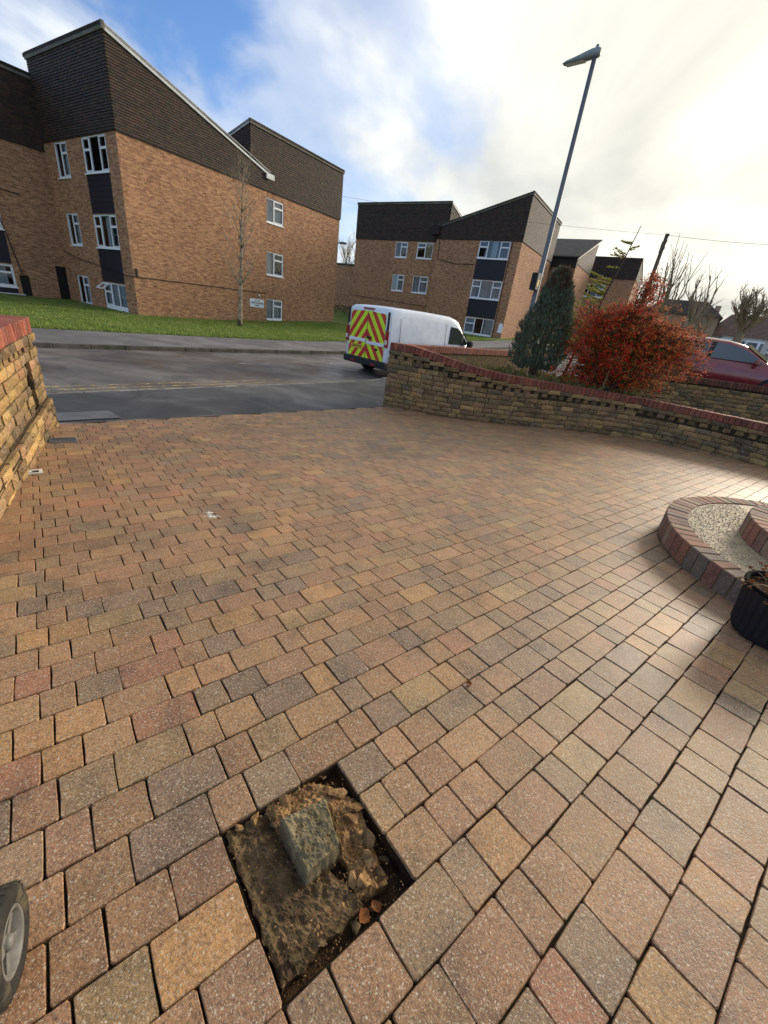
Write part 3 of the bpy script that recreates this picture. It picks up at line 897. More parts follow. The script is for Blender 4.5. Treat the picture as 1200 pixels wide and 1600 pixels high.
F_ = [(i*ns+k, i*ns+(k+1) % ns, (i+1)*ns+(k+1) % ns, (i+1)*ns+k) for i in range(len(prof)-1) for k in range(ns)] + [tuple(range(ns-1, -1, -1))]
mb.mesh(V_, F_); mb.build('pot_body', MT['black_plastic'], pot)
mb = MB(); mb.lathe([(0.243, 0.345), (0.256, 0.350), (0.256, 0.366), (0.250, 0.372), (0.232, 0.366), (0.226, 0.31)], 60); mb.build('rim', MT['matt_rim'], pot, smooth=True)
mb = MB(); mb.face([(0.23*cos(2*pi*k/32), 0.23*sin(2*pi*k/32), 0.325) for k in range(32)]); mb.build('soil_fill', MT['soil'], pot)
dp = thing('dead_plant', 'withered brown plant with pale stalks in the black planter', 'plant', (pc.x, pc.y, pz+0.325))
mb = MB(); rt_ = random.Random(4); lf = MB()
for i in range(70):
    a = rt_.uniform(0, 2*pi); r0 = rt_.uniform(0, .2); ln = rt_.uniform(.14, .34); tilt = rt_.uniform(.3, 1.2)
    p = Vector((r0*cos(a), r0*sin(a), 0)); d = Vector((cos(a)*sin(tilt), sin(a)*sin(tilt), cos(tilt)))
    pts = [p]
    for k in range(5):
        pts.append(pts[-1]+d*ln/5); d = (d+Vector((rt_.uniform(-.3, .3), rt_.uniform(-.3, .3), -.28))).normalized()
    mb.tube(pts, [.0028, .0026, .0022, .0018, .0014, .001], 4)
    for k in range(5):
        q = pts[rt_.randrange(1, 6)]; e = Vector((rt_.uniform(-1, 1), rt_.uniform(-1, 1), rt_.uniform(-.5, .5))).normalized()*.03; g = e.orthogonal().normalized()*.011
        lf.face([q, q+e*.5+g, q+e, q+e*.5-g])
mb.build('stalks', MT['twig'], dp); lf.build('withered_leaves', MT['dead_leaf'], dp)

# ------------------------------------------------------------------ the hole with its broken footing
def rubble_mat(name, c1, c2, c3):
    m, t, b = newmat(name, 0.95, 0.1); p = POS(t)
    n1, n2, n3, n4 = NOISE(t, p, 9, 6, .65, .4), NOISE(t, p, 48, 6, .7), NOISE(t, p, 300, 5, .8), NOISE(t, p, 22, 5, .6)
    c = MIX(t, RAMP(t, n1, [(0.38, 0.0), (0.60, 1.0)]), c1, c2); c = MIX(t, RAMP(t, n4, [(0.52, 0.0), (0.62, .8)]), c, c3)
    c = MIX(t, 1.0, c, RAMP(t, n2, [(0.34, 0.72), (0.5, 1.0), (0.66, 1.2)]), 'MULTIPLY'); c = MIX(t, 1.0, c, RAMP(t, n3, [(0.34, 0.55), (0.5, 1.0), (0.66, 1.5)]), 'MULTIPLY')
    L(t, c, b.inputs['Base Color']); BUMP(t, b, MATH(t, 'ADD', n2, n3), 1.0, .004)
    return m
MT['old_concrete'] = rubble_mat('old_mossy_concrete', lin(122, 100, 72), lin(80, 65, 48), lin(92, 80, 58))
MT['grey_stub'] = rubble_mat('grey_concrete_stub', lin(146, 132, 102), lin(106, 98, 76), lin(116, 100, 70))
MT['tan_mortar'] = rubble_mat('broken_tan_mortar', lin(186, 150, 104), lin(128, 98, 66), lin(92, 72, 52))
mb = MB()
hs = [uv3(HU0, HV0, -.12), uv3(HU1, HV0, -.12), uv3(HU1, HV1, -.12), uv3(HU0, HV1, -.12)]
ht = [uv3(HU0, HV0, -.013), uv3(HU1, HV0, -.013), uv3(HU1, HV1, -.013), uv3(HU0, HV1, -.013)]
for i in range(4): mb.face([ht[i], ht[(i+1) % 4], hs[(i+1) % 4], hs[i]])
def hole_h(u, v):
    f = mnoise.noise(Vector((u*22, v*22, 0)))*.008 + mnoise.noise(Vector((u*60, v*60, 4)))*.005
    return -.068+f
n = 22
V_ = [uv3(HU0+(HU1-HU0)*i/n, HV0+(HV1-HV0)*j/n, hole_h(HU0+(HU1-HU0)*i/n, HV0+(HV1-HV0)*j/n)) for i in range(n+1) for j in range(n+1)]
mb.mesh(V_, [(i*(n+1)+j, (i+1)*(n+1)+j, (i+1)*(n+1)+j+1, i*(n+1)+j+1) for i in range(n) for j in range(n)])
mb.build('soil_pit', MT['soil'], drive, smooth=False)
fo = uv3(0.4, 0.57, -.07)
foot = thing('concrete_footing', 'broken mossy concrete post footing in the square hole left in the paving', 'footing', fo)
def patch(name, q, hf, bottom, mat_, n=22):
    n = int(n*2.2)
    b = MB(); V_ = []
    def bil(i, j):
        s_, t_ = i/n, j/n; P = [q[0][k]*(1-s_)*(1-t_)+q[1][k]*s_*(1-t_)+q[2][k]*s_*t_+q[3][k]*(1-s_)*t_ for k in (0, 1)]
        e = .010 if i in (0, n) or j in (0, n) else .004
        return P[0]+nz(P[0], P[1], 30, e), P[1]+nz(P[0], P[1], 30, e, 9)
    for i in range(n+1):
        for j in range(n+1):
            u, v = bil(i, j); ed = min(i, j, n-i, n-j)
            V_.append(uv3(u, v, hf(u, v)-(.006 if ed == 0 else 0)+nz(u, v, 150, .005, 11)-abs(nz(u, v, 38, .016, 12))+.004)-fo)
    F_ = [(i*(n+1)+j, i*(n+1)+j+1, (i+1)*(n+1)+j+1, (i+1)*(n+1)+j) for i in range(n) for j in range(n)]
    ring = [(i, 0) for i in range(n)]+[(n, j) for j in range(n)]+[(n-i, n) for i in range(n)]+[(0, n-j) for j in range(n)]
    b0 = len(V_)
    for i, j in ring: u, v = bil(i, j); V_.append(uv3(u+nz(u, v, 40, .008, 3), v+nz(u, v, 40, .008, 5), bottom)-fo)
    m_ = len(ring); tp = [i*(n+1)+j for i, j in ring]
    for a in range(m_): F_.append((tp[a], tp[(a+1) % m_], b0+(a+1) % m_, b0+a))
    b.mesh(V_, F_); return b.build(name, mat_, foot, recalc=True)
nz = lambda u, v, s, a, o=0: mnoise.noise(Vector((u*s, v*s, o)))*a
patch('footing_base', [(0.196, 0.806), (0.352, 0.80), (0.472, 0.392), (0.196, 0.372)],
      lambda u, v: -.020-.024*smoothstep(.28, .36, u)*smoothstep(.45, .58, v)-.012*smoothstep(.46, .38, v)+.010*smoothstep(.235, .2, u)+nz(u, v, 22, .008)+nz(u, v, 60, .004, 3), -.09, MT['old_concrete'], 30)
patch('mortar_ridge', [(0.335, 0.806), (0.50, 0.806), (0.612, 0.69), (0.352, 0.70)],
      lambda u, v: -.026+.018*smoothstep(.68, .74, v)*smoothstep(.82, .77, v)+nz(u, v, 26, .012, 1)+nz(u, v, 70, .006, 5), -.09, MT['tan_mortar'], 26)
patch('mortar_lump', [(0.535, 0.75), (0.628, 0.66), (0.566, 0.388), (0.462, 0.408)],
      lambda u, v: -.034+.022*smoothstep(.48, .62, v)-.014*smoothstep(.56, .62, u)+nz(u, v, 22, .016, 2)+nz(u, v, 65, .007, 6), -.09, MT['tan_mortar'], 26)
# square stub
top = [(0.352, 0.712), (0.512, 0.690), (0.478, 0.545), (0.356, 0.535)]
b = MB(); ctr = Vector((.425, .62)); n = 26; V_ = []
def lerp2(a, c, t): return (a[0]+(c[0]-a[0])*t, a[1]+(c[1]-a[1])*t)
for i in range(n+1):
    for j in range(n+1):
        p = lerp2(lerp2(top[0], top[1], i/n), lerp2(top[3], top[2], i/n), j/n)
        e = min(i, j, n-i, n-j); k = 0.0 if e > 0 else -.006
        V_.append(uv3(p[0]+nz(p[0], p[1], 60, .003), p[1]+nz(p[0], p[1], 60, .003, 2), .050+k+nz(p[0], p[1], 40, .007, 3)+nz(p[0], p[1], 130, .005, 8)-abs(nz(p[0], p[1], 50, .008, 14))-.012*(j/n))-fo)
F_ = [(i*(n+1)+j, i*(n+1)+j+1, (i+1)*(n+1)+j+1, (i+1)*(n+1)+j) for i in range(n) for j in range(n)]
ring = [(i, 0) for i in range(n)] + [(n, j) for j in range(n)] + [(n-i, n) for i in range(n)] + [(0, n-j) for j in range(n)]
b0 = len(V_)
for lev in (1, 2):
    for (i, j) in ring:
        p = lerp2(lerp2(top[0], top[1], i/n), lerp2(top[3], top[2], i/n), j/n)
        q = Vector(p); q = ctr+(q-ctr)*(1+.06*lev)
        V_.append(uv3(q.x+nz(q.x, q.y, 45, .006, lev), q.y+nz(q.x, q.y, 45, .006, lev+4), .048-.06*lev)-fo)
m_ = len(ring)
tp = [i*(n+1)+j for (i, j) in ring]
for a in range(m_):
    F_.append((tp[a], tp[(a+1) % m_], b0+(a+1) % m_, b0+a)); F_.append((b0+a, b0+(a+1) % m_, b0+m_+(a+1) % m_, b0+m_+a))
b.mesh(V_, F_); b.build('post_stub', MT['grey_stub'], foot, recalc=True)
# broken pieces with crisp faces
rk = random.Random(19)
def fragment(u, v, o, s_, mt):
    bm = bmesh.new()
    for _ in range(13): bm.verts.new(Vector((rk.gauss(0, 1), rk.gauss(0, .8), rk.gauss(0, .55))).normalized()*s_*rk.uniform(.75, 1.1)*1.0)
    bmesh.ops.convex_hull(bm, input=bm.verts)
    for vv in [q for q in bm.verts if not q.link_faces]: bm.verts.remove(vv)
    me = bpy.data.meshes.new('fragment'); bm.to_mesh(me); bm.free(); me.materials.append(MT[mt])
    ob = add('fragment', me, foot, uv3(u, v, o)-fo); ob.rotation_euler = (rk.uniform(-.5, .5), rk.uniform(-.5, .5), rk.uniform(0, 6)); ob.scale = (1.3, .9, .6)
for u, v, o, s_, mt in ((.40, .775, -.012, .03, 'tan_mortar'), (.46, .785, -.016, .022, 'tan_mortar'), (.35, .76, -.012, .024, 'tan_mortar'), (.57, .70, -.008, .034, 'tan_mortar'), (.60, .63, -.012, .028, 'tan_mortar'),
        (.565, .60, -.004, .024, 'tan_mortar'), (.585, .52, -.016, .03, 'old_concrete'), (.545, .47, -.012, .026, 'tan_mortar'), (.51, .435, -.02, .028, 'tan_mortar'), (.565, .42, -.028, .02, 'old_concrete'), (.475, .46, -.018, .02, 'tan_mortar'),
        (.60, .45, -.045, .016, 'old_concrete'), (.50, .37, -.055, .014, 'tan_mortar'), (.43, .365, -.05, .018, 'old_concrete'), (.34, .74, -.01, .018, 'old_concrete'), (.525, .755, -.012, .02, 'tan_mortar'), (.38, .50, -.022, .018, 'old_concrete'), (.30, .79, -.012, .02, 'tan_mortar'),
        (.24, .79, -.01, .016, 'tan_mortar'), (.25, .40, -.02, .016, 'old_concrete'), (.33, .39, -.028, .014, 'old_concrete')):
    fragment(u, v, o, s_, mt)
# crumbs of soil and mortar
b = MB(); rc = random.Random(8)
for i in range(1100):
    u, v = rc.uniform(HU0+.01, HU1-.01), rc.uniform(HV0+.005, HV1-.005)
    if u < 0.44 and v > 0.44 and rc.random() < .8: continue
    s_ = rc.uniform(.0015, .0065); h = hole_h(u, v) if (v < .4 or u > .57) else -.02
    c = uv3(u, v, h+s_*.5)
    P = [c-fo+Vector((rc.uniform(-1, 1), rc.uniform(-1, 1), rc.uniform(-.6, .9)))*s_ for _ in range(5)]
    b.mesh(P, [(0, 1, 2), (0, 2, 3), (0, 3, 4), (1, 2, 4), (2, 3, 4), (0, 1, 4)])
for i in range(900):      # grit scattered over the lump and the block edges round the hole
    u, v = rc.gauss(.41, .19), rc.gauss(.57, .19); inside = HU0 < u < HU1 and HV0 < v < HV1
    s_ = rc.uniform(.0008, .0028) if not inside else rc.uniform(.001, .004); c = uv3(u, v, (s_*.4+.001) if not inside else -.012+rc.uniform(-.02, .02))
    P = [c-fo+Vector((rc.uniform(-1, 1), rc.uniform(-1, 1), rc.uniform(-.6, .9)))*s_ for _ in range(5)]
    b.mesh(P, [(0, 1, 2), (0, 2, 3), (0, 3, 4), (1, 2, 4), (2, 3, 4), (0, 1, 4)])
tag(b.build('rubble', MT['tan_mortar'], foot), kind='stuff')

MT['leaf_orange'] = leaf_mat('dry_orange_leaf', lin(160, 104, 62), lin(112, 70, 44), 0.6, 0.2)
def dead_leaf(label, pos, s_, rz, mt='leaf_orange', curl=.35):
    b = MB(); n = 6; V_ = []
    for i in range(n+1):
        t = i/n; wd = sin(pi*min(1, t*1.05))**.8*.42*(1+.2*((i % 2)-.5))
        for q in (-1, 0, 1): V_.append(((t-.5)*s_, q*wd*s_, s_*(curl*abs(q)*wd*1.6 + .22*(t-.5)**2*2)))
    b.mesh(V_, [(i*3+k, (i+1)*3+k, (i+1)*3+k+1, i*3+k+1) for i in range(n) for k in (0, 1)])
    o = b.build('dead_leaf', MT[mt]); o.location = pos; o.rotation_euler = (.3, .2, rz)
    return tag(o, label, 'leaf')
p = uv3(.462, .372, -.052); dead_leaf('curled orange leaf at the near corner of the hole', p, .045, 1.0)
p = uv3(.505, .368, -.055); dead_leaf('second dry leaf lying in the hole beside the rubble', p, .04, 2.2)
p = Vector((0.544, 1.518, zdrive(.544, 1.518)+.004)); dead_leaf('small dark dead leaf on a pale paver', p, .035, .4, 'dead_leaf', .5)

# ------------------------------------------------------------------ small things on the drive
MT['white_splat'] = paint_mat('white_splash', lin(220, 216, 206), 0.47)
b = MB(); rs = random.Random(6); P = []
for k in range(22):
    a = 2*pi*k/22; r_ = rs.uniform(.035, .095); P.append((-1.484+r_*cos(a)*1.1, 3.059+r_*sin(a)*.9))
c0 = Vector((-1.484, 3.059, zdrive(-1.484, 3.059)+.0035))
for i in range(22):
    a, c = P[i], P[(i+1) % 22]; b.face([c0, (a[0], a[1], zdrive(*a)+.0035), (c[0], c[1], zdrive(*c)+.0035)])
tag(b.build('paint_splash', MT['white_splat']), 'dried white splash on the pavers in mid driveway', 'splash')
MT['cast_iron'] = plain('cast_iron', lin(96, 102, 110), 0.55, 0.5, 0.3, 0.4, 30)
MT['white_plastic'] = plain('white_plastic', lin(220, 218, 208), 0.45, 0.5, dirt=.35, scale=14)
def on_drive(x, y, o=0): return Vector((x, y, zdrive(x, y)+o))
gx = on_drive(-3.93, 4.55, .002)
gr = thing('drain_grate', 'dark rectangular metal drain grate set in the paving by the stone wall', 'drain', gx, TH)
gr.rotation_euler = (0, atan2(-DX*cos(TH)-DY*sin(TH), 1), TH)
b = MB(); b.box((0, 0, -.01), (.125, .09, .003)); b.build('sump', MT['black_plastic'], gr)
b = MB()
for sx, hx, sy, hy in ((0, .13, .088, .01), (0, .13, -.088, .01), (.122, .01, 0, .078), (-.122, .01, 0, .078)): b.box((sx, sy, 0), (hx, hy, .008))
b.build('grate_frame', MT['cast_iron'], gr)
for k in range(9): b = MB(); b.box((-.1+.025*k, 0, -.001), (.007, .078, .006)); b.build('bar', MT['cast_iron'], gr)
cx = on_drive(-3.40, 3.47, .003)
cv = thing('stopcock_cover', 'small white plastic stopcock surround with its lid open beside the stone wall', 'cover', cx, TH)
b = MB()
for sx, hx, sy, hy in ((0, .095, .06, .014), (0, .095, -.06, .014), (.082, .013, 0, .046), (-.082, .013, 0, .046)): b.box((sx, sy, .004), (hx, hy, .01))
b.build('cover_frame', MT['white_plastic'], cv)
b = MB(); b.box((0, 0, -.006), (.069, .046, .003)); b.build('well', MT['black_plastic'], cv)
b = MB(); b.box((-.03, .01, .006), (.045, .02, .004), .3); b.build('flap', MT['white_plastic'], cv)
cv.scale = (1.0, .7, .6)

# trolley wheel at the left edge
MT['rubber'] = noisy_mat('dusty_rubber', lin(52, 50, 46), lin(34, 33, 31), 20, 0.8, 0.25, 0.5, 120, .003, c3=lin(84, 78, 62), s3=16)
MT['grey_plastic'] = plain('grey_plastic', lin(112, 110, 104), 0.5, 0.4, dirt=.5, scale=30)
wc = Vector((-0.766, 0.378, 0.095))
wh = thing('trolley_wheel', 'small black rubber wheel with grey spoked hub at the lower left edge', 'wheel', wc, rad(30))
RW = Matrix(((0, 0, 1), (1, 0, 0), (0, 1, 0)))      # lathe axis along local x
b = MB(); prof = [(0.072, -.026), (0.09, -.03), (0.104, -.028), (0.115, -.02), (0.119, -.007), (0.119, .007), (0.115, .02), (0.104, .028), (0.09, .03), (0.072, .026)]
b.lathe(prof, 48, R=RW)
for k in range(30):
    a = 2*pi*k/30; b.box((0, .1185*cos(a), .1185*sin(a)), (.02, .002, .006), R=Matrix.Rotation(a, 3, 'X'))
b.build('tyre', MT['rubber'], wh, smooth=True)
rim = MB(); rim.lathe([(0.074, -.02), (0.074, .024), (0.068, .027), (0.062, .024), (0.06, -.02)], 40, R=RW); rim = rim.build('rim', MT['grey_plastic'], wh, smooth=True)
for k in range(5):
    a = 2*pi*k/5+.3; b = MB(); b.box((.006, .036*cos(a), .036*sin(a)), (.008, .028, .009), R=Matrix.Rotation(a, 3, 'X')); b.build('spoke', MT['grey_plastic'], rim)
b = MB(); b.lathe([(0.0, .026), (0.014, .025), (0.017, .018), (0.017, -.02)], 20, R=RW); b.build('hub', MT['grey_plastic'], rim, smooth=True)
b = MB(); b.face([(-.012, .062*cos(2*pi*k/24), .062*sin(2*pi*k/24)) for k in range(24)]); b.build('web', MT['black_plastic'], rim)
b = MB(); b.tube([(-.02, 0, 0), (-.30, 0, 0)], .008, 8); b.build('axle', MT['cast_iron'], wh)

b = MB()
for k in range(7):
    a = 2*pi*k/7; b.v.append((.16*cos(a)*(1+.3*(k % 2)), .07*sin(a), .004+.02*(k % 3)))
b.f.append(tuple(range(7))); b.uv.append(None); b.c.append(None); b.m.append(0)
lt_ = b.build('litter', MT['white_plastic']); LP_ = SD(*sd_of(-9.75, 16.42), 0); lt_.location = (LP_.x, LP_.y, zroad(7)+.20); lt_.rotation_euler = (0, 0, .9)
tag(lt_, 'crumpled white litter on the far footpath', 'litter')
MT['patch_tarmac'] = noisy_mat('smooth_tarmac_patch', lin(104, 106, 110), lin(88, 90, 94), 3, .8, .3, .3, 70, .004)
strip('tarmac_patch', MT['patch_tarmac'], [0.95, 1.4, 1.8, 2.15], [(lambda s: 6.95, lambda s: zpave_in(s)+(7.0-6.82)/(7.5-6.82)*0.3*(zkerb(s)-zpave_in(s))+.012), (lambda s: 7.5, lambda s: zpave_in(s)*.7+zkerb(s)*.3+.03*mnoise.noise(Vector((s*.8, 1, 0)))+.008)], pave)
for sp_, dp_, ln_ in ((10.9, 7.7, 1.3), (5.2, 7.75, .8)):     # reinstated trench bumps
    n_ = 14; b = MB(); V_ = []
    for i in range(n_+1):
        for j in range(7):
            s_ = sp_+ln_*(i/n_-.5); d_ = dp_+(j/6-.5)*.55; f1 = (d_-7.5)/.8
            z0 = (zpave_in(s_)*.7+zkerb(s_)*.3+.03*mnoise.noise(Vector((s_*.8, 1, 0))))*(1-f1)+(zpave_in(s_)*.3+zkerb(s_)*.7+.03*mnoise.noise(Vector((s_*.8, 5, 0))))*f1
            r2 = ((i/n_-.5)*2)**2+((j/6-.5)*2)**2
            V_.append(SD(s_, d_, z0+.05*max(0, 1-r2)-.01*min(1, r2)))
    b.mesh(V_, [(i*7+j, (i+1)*7+j, (i+1)*7+j+1, i*7+j+1) for i in range(n_) for j in range(6)])
    b.build('tarmac_hump', MT['tarmac'], pave, smooth=True)

# ------------------------------------------------------------------ blocks of flats
def brick_mat(name, c1, c2, c3, mortar):
    m, t, b = newmat(name, 0.85, 0.2)
    uvn = N(t, 'ShaderNodeUVMap').outputs[0]
    br = N(t, 'ShaderNodeTexBrick'); L(t, uvn, br.inputs['Vector'])
    br.inputs['Scale'].default_value = 1.0; br.inputs['Brick Width'].default_value = 0.235; br.inputs['Row Height'].default_value = 0.08
    br.inputs['Mortar Size'].default_value = 0.009; br.inputs['Mortar Smooth'].default_value = 0.2; br.inputs['Bias'].default_value = -0.1
    for i, c in (('Color1', c1), ('Color2', c2), ('Mortar', mortar)): br.inputs[i].default_value = (*c, 1)
    # a second, shifted bond picks out single darker bricks
    br2 = N(t, 'ShaderNodeTexBrick'); L(t, uvn, br2.inputs['Vector'])
    br2.inputs['Scale'].default_value = 1.0; br2.inputs['Brick Width'].default_value = 0.235; br2.inputs['Row Height'].default_value = 0.08
    br2.inputs['Mortar Size'].default_value = 0.0; br2.inputs['Color1'].default_value = (0, 0, 0, 1); br2.inputs['Color2'].default_value = (1, 1, 1, 1); br2.inputs['Bias'].default_value = -0.5
    big = NOISE(t, uvn, 0.45, 5, 0.6)
    f = MATH(t, 'MULTIPLY', RAMP(t, br2.outputs[0], [(0.45, 0.0), (0.8, 1.0)]), RAMP(t, big, [(0.40, 0.25), (0.6, 1.0)]))
    c = MIX(t, MATH(t, 'MULTIPLY', f, MATH(t, 'SUBTRACT', 1.0, br.outputs['Fac'])), br.outputs[0], c3)
    c = MIX(t, 0.7, c, RAMP(t, NOISE(t, uvn, 9, 4, 0.6), [(0.3, 0.72), (0.65, 1.12)]), 'MULTIPLY')
    ms = N(t, 'ShaderNodeMapping'); L(t, uvn, ms.inputs[0]); ms.inputs['Scale'].default_value = (3.1, 10.5, 1)
    c = MIX(t, 1.0, c, RAMP(t, NOISE(t, ms.outputs[0], 1.0, 5, 0.75), [(0.34, (0.55, 0.50, 0.48)), (0.50, (1.0, 1.0, 1.0)), (0.66, (1.25, 1.24, 1.2))]), 'MULTIPLY')
    c = MIX(t, 0.5, c, RAMP(t, NOISE(t, uvn, 0.3, 4, 0.6), [(0.35, 0.75), (0.65, 1.1)]), 'MULTIPLY')
    L(t, c, b.inputs['Base Color'])
    BUMP(t, b, MATH(t, 'SUBTRACT', 1.0, br.outputs['Fac']), 0.6, 0.012)
    return m
MT['flat_brick'] = brick_mat('yellow_stock_brick', lin(192, 144, 106), lin(146, 98, 72), lin(98, 64, 52), lin(172, 148, 122))
MT['tile'] = speckle_mat('brown_hung_tiles', 'face', 0.75, 0.3, 0.1, 0.3, 0.4)
MT['roof_felt'] = noisy_mat('roof_felt', lin(84, 80, 76), lin(64, 62, 60), 2, 0.9, 0.2, 0.3, 20)
MT['fascia'] = plain('pale_fascia', lin(206, 208, 206), 0.5, 0.4, dirt=.3, scale=3)
MT['lead_cap'] = noisy_mat('weathered_capping', lin(122, 116, 108), lin(90, 86, 80), 2.5, 0.8, 0.3, 0.3, 20, c3=lin(92, 92, 66), s3=1.5)
MT['upvc'] = plain('white_upvc', lin(240, 243, 246), 0.4, 0.5, dirt=.06)
MT['navy'] = plain('navy_panel', lin(34, 34, 44), 0.55, 0.4, dirt=.25, scale=2)
MT['black_door'] = plain('black_paint', lin(20, 19, 21), 0.6, 0.4, dirt=.2)
MT['soffit'] = plain('dark_soffit', lin(52, 46, 44), 0.8, 0.2)
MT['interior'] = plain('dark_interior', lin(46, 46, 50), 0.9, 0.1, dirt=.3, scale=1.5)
MT['cable'] = plain('black_cable', lin(40, 36, 34), 0.6, 0.3, dirt=0)
def glass_mat(name, tint=(0.75, 0.8, 0.85), trans=0.82):
    m, t, b = newmat(name, 0.03, 0.6, (0.02, 0.025, 0.03))
    tr = N(t, 'ShaderNodeBsdfTransparent'); tr.inputs[0].default_value = (*tint, 1)
    gl = N(t, 'ShaderNodeBsdfGlossy'); gl.inputs['Roughness'].default_value = 0.03
    fr = N(t, 'ShaderNodeFresnel'); fr.inputs[0].default_value = 1.55
    mx = N(t, 'ShaderNodeMixShader'); L(t, MATH(t, 'MULTIPLY_ADD', fr.outputs[0], 0.75, 0.05, clamp=True), mx.inputs[0]); L(t, tr.outputs[0], mx.inputs[1]); L(t, gl.outputs[0], mx.inputs[2])
    L(t, mx.outputs[0], t.nodes['Material Output'].inputs[0])
    return m
MT['glass'] = glass_mat('window_glass')
def curtain_mat(name, c):
    m, t, b = newmat(name, 0.9, 0.1)
    g = N(t, 'ShaderNodeTexCoord').outputs['Object']
    mpn = N(t, 'ShaderNodeMapping'); L(t, g, mpn.inputs[0]); mpn.inputs['Scale'].default_value = (1, 1, 0.06)
    L(t, MIX(t, 0.85, c, RAMP(t, NOISE(t, mpn.outputs[0], 13, 3, 0.6), [(0.3, 0.45), (0.65, 1.05)]), 'MULTIPLY'), b.inputs['Base Color'])
    return m
MT['net'] = curtain_mat('net_curtain', lin(206, 208, 206))
MT['cream_net'] = curtain_mat('cream_curtain', lin(206, 196, 160))
TPAL = [lin(62, 48, 40), lin(54, 43, 37), lin(68, 53, 43), lin(48, 39, 34), lin(58, 47, 40)]
rb = random.Random(31)

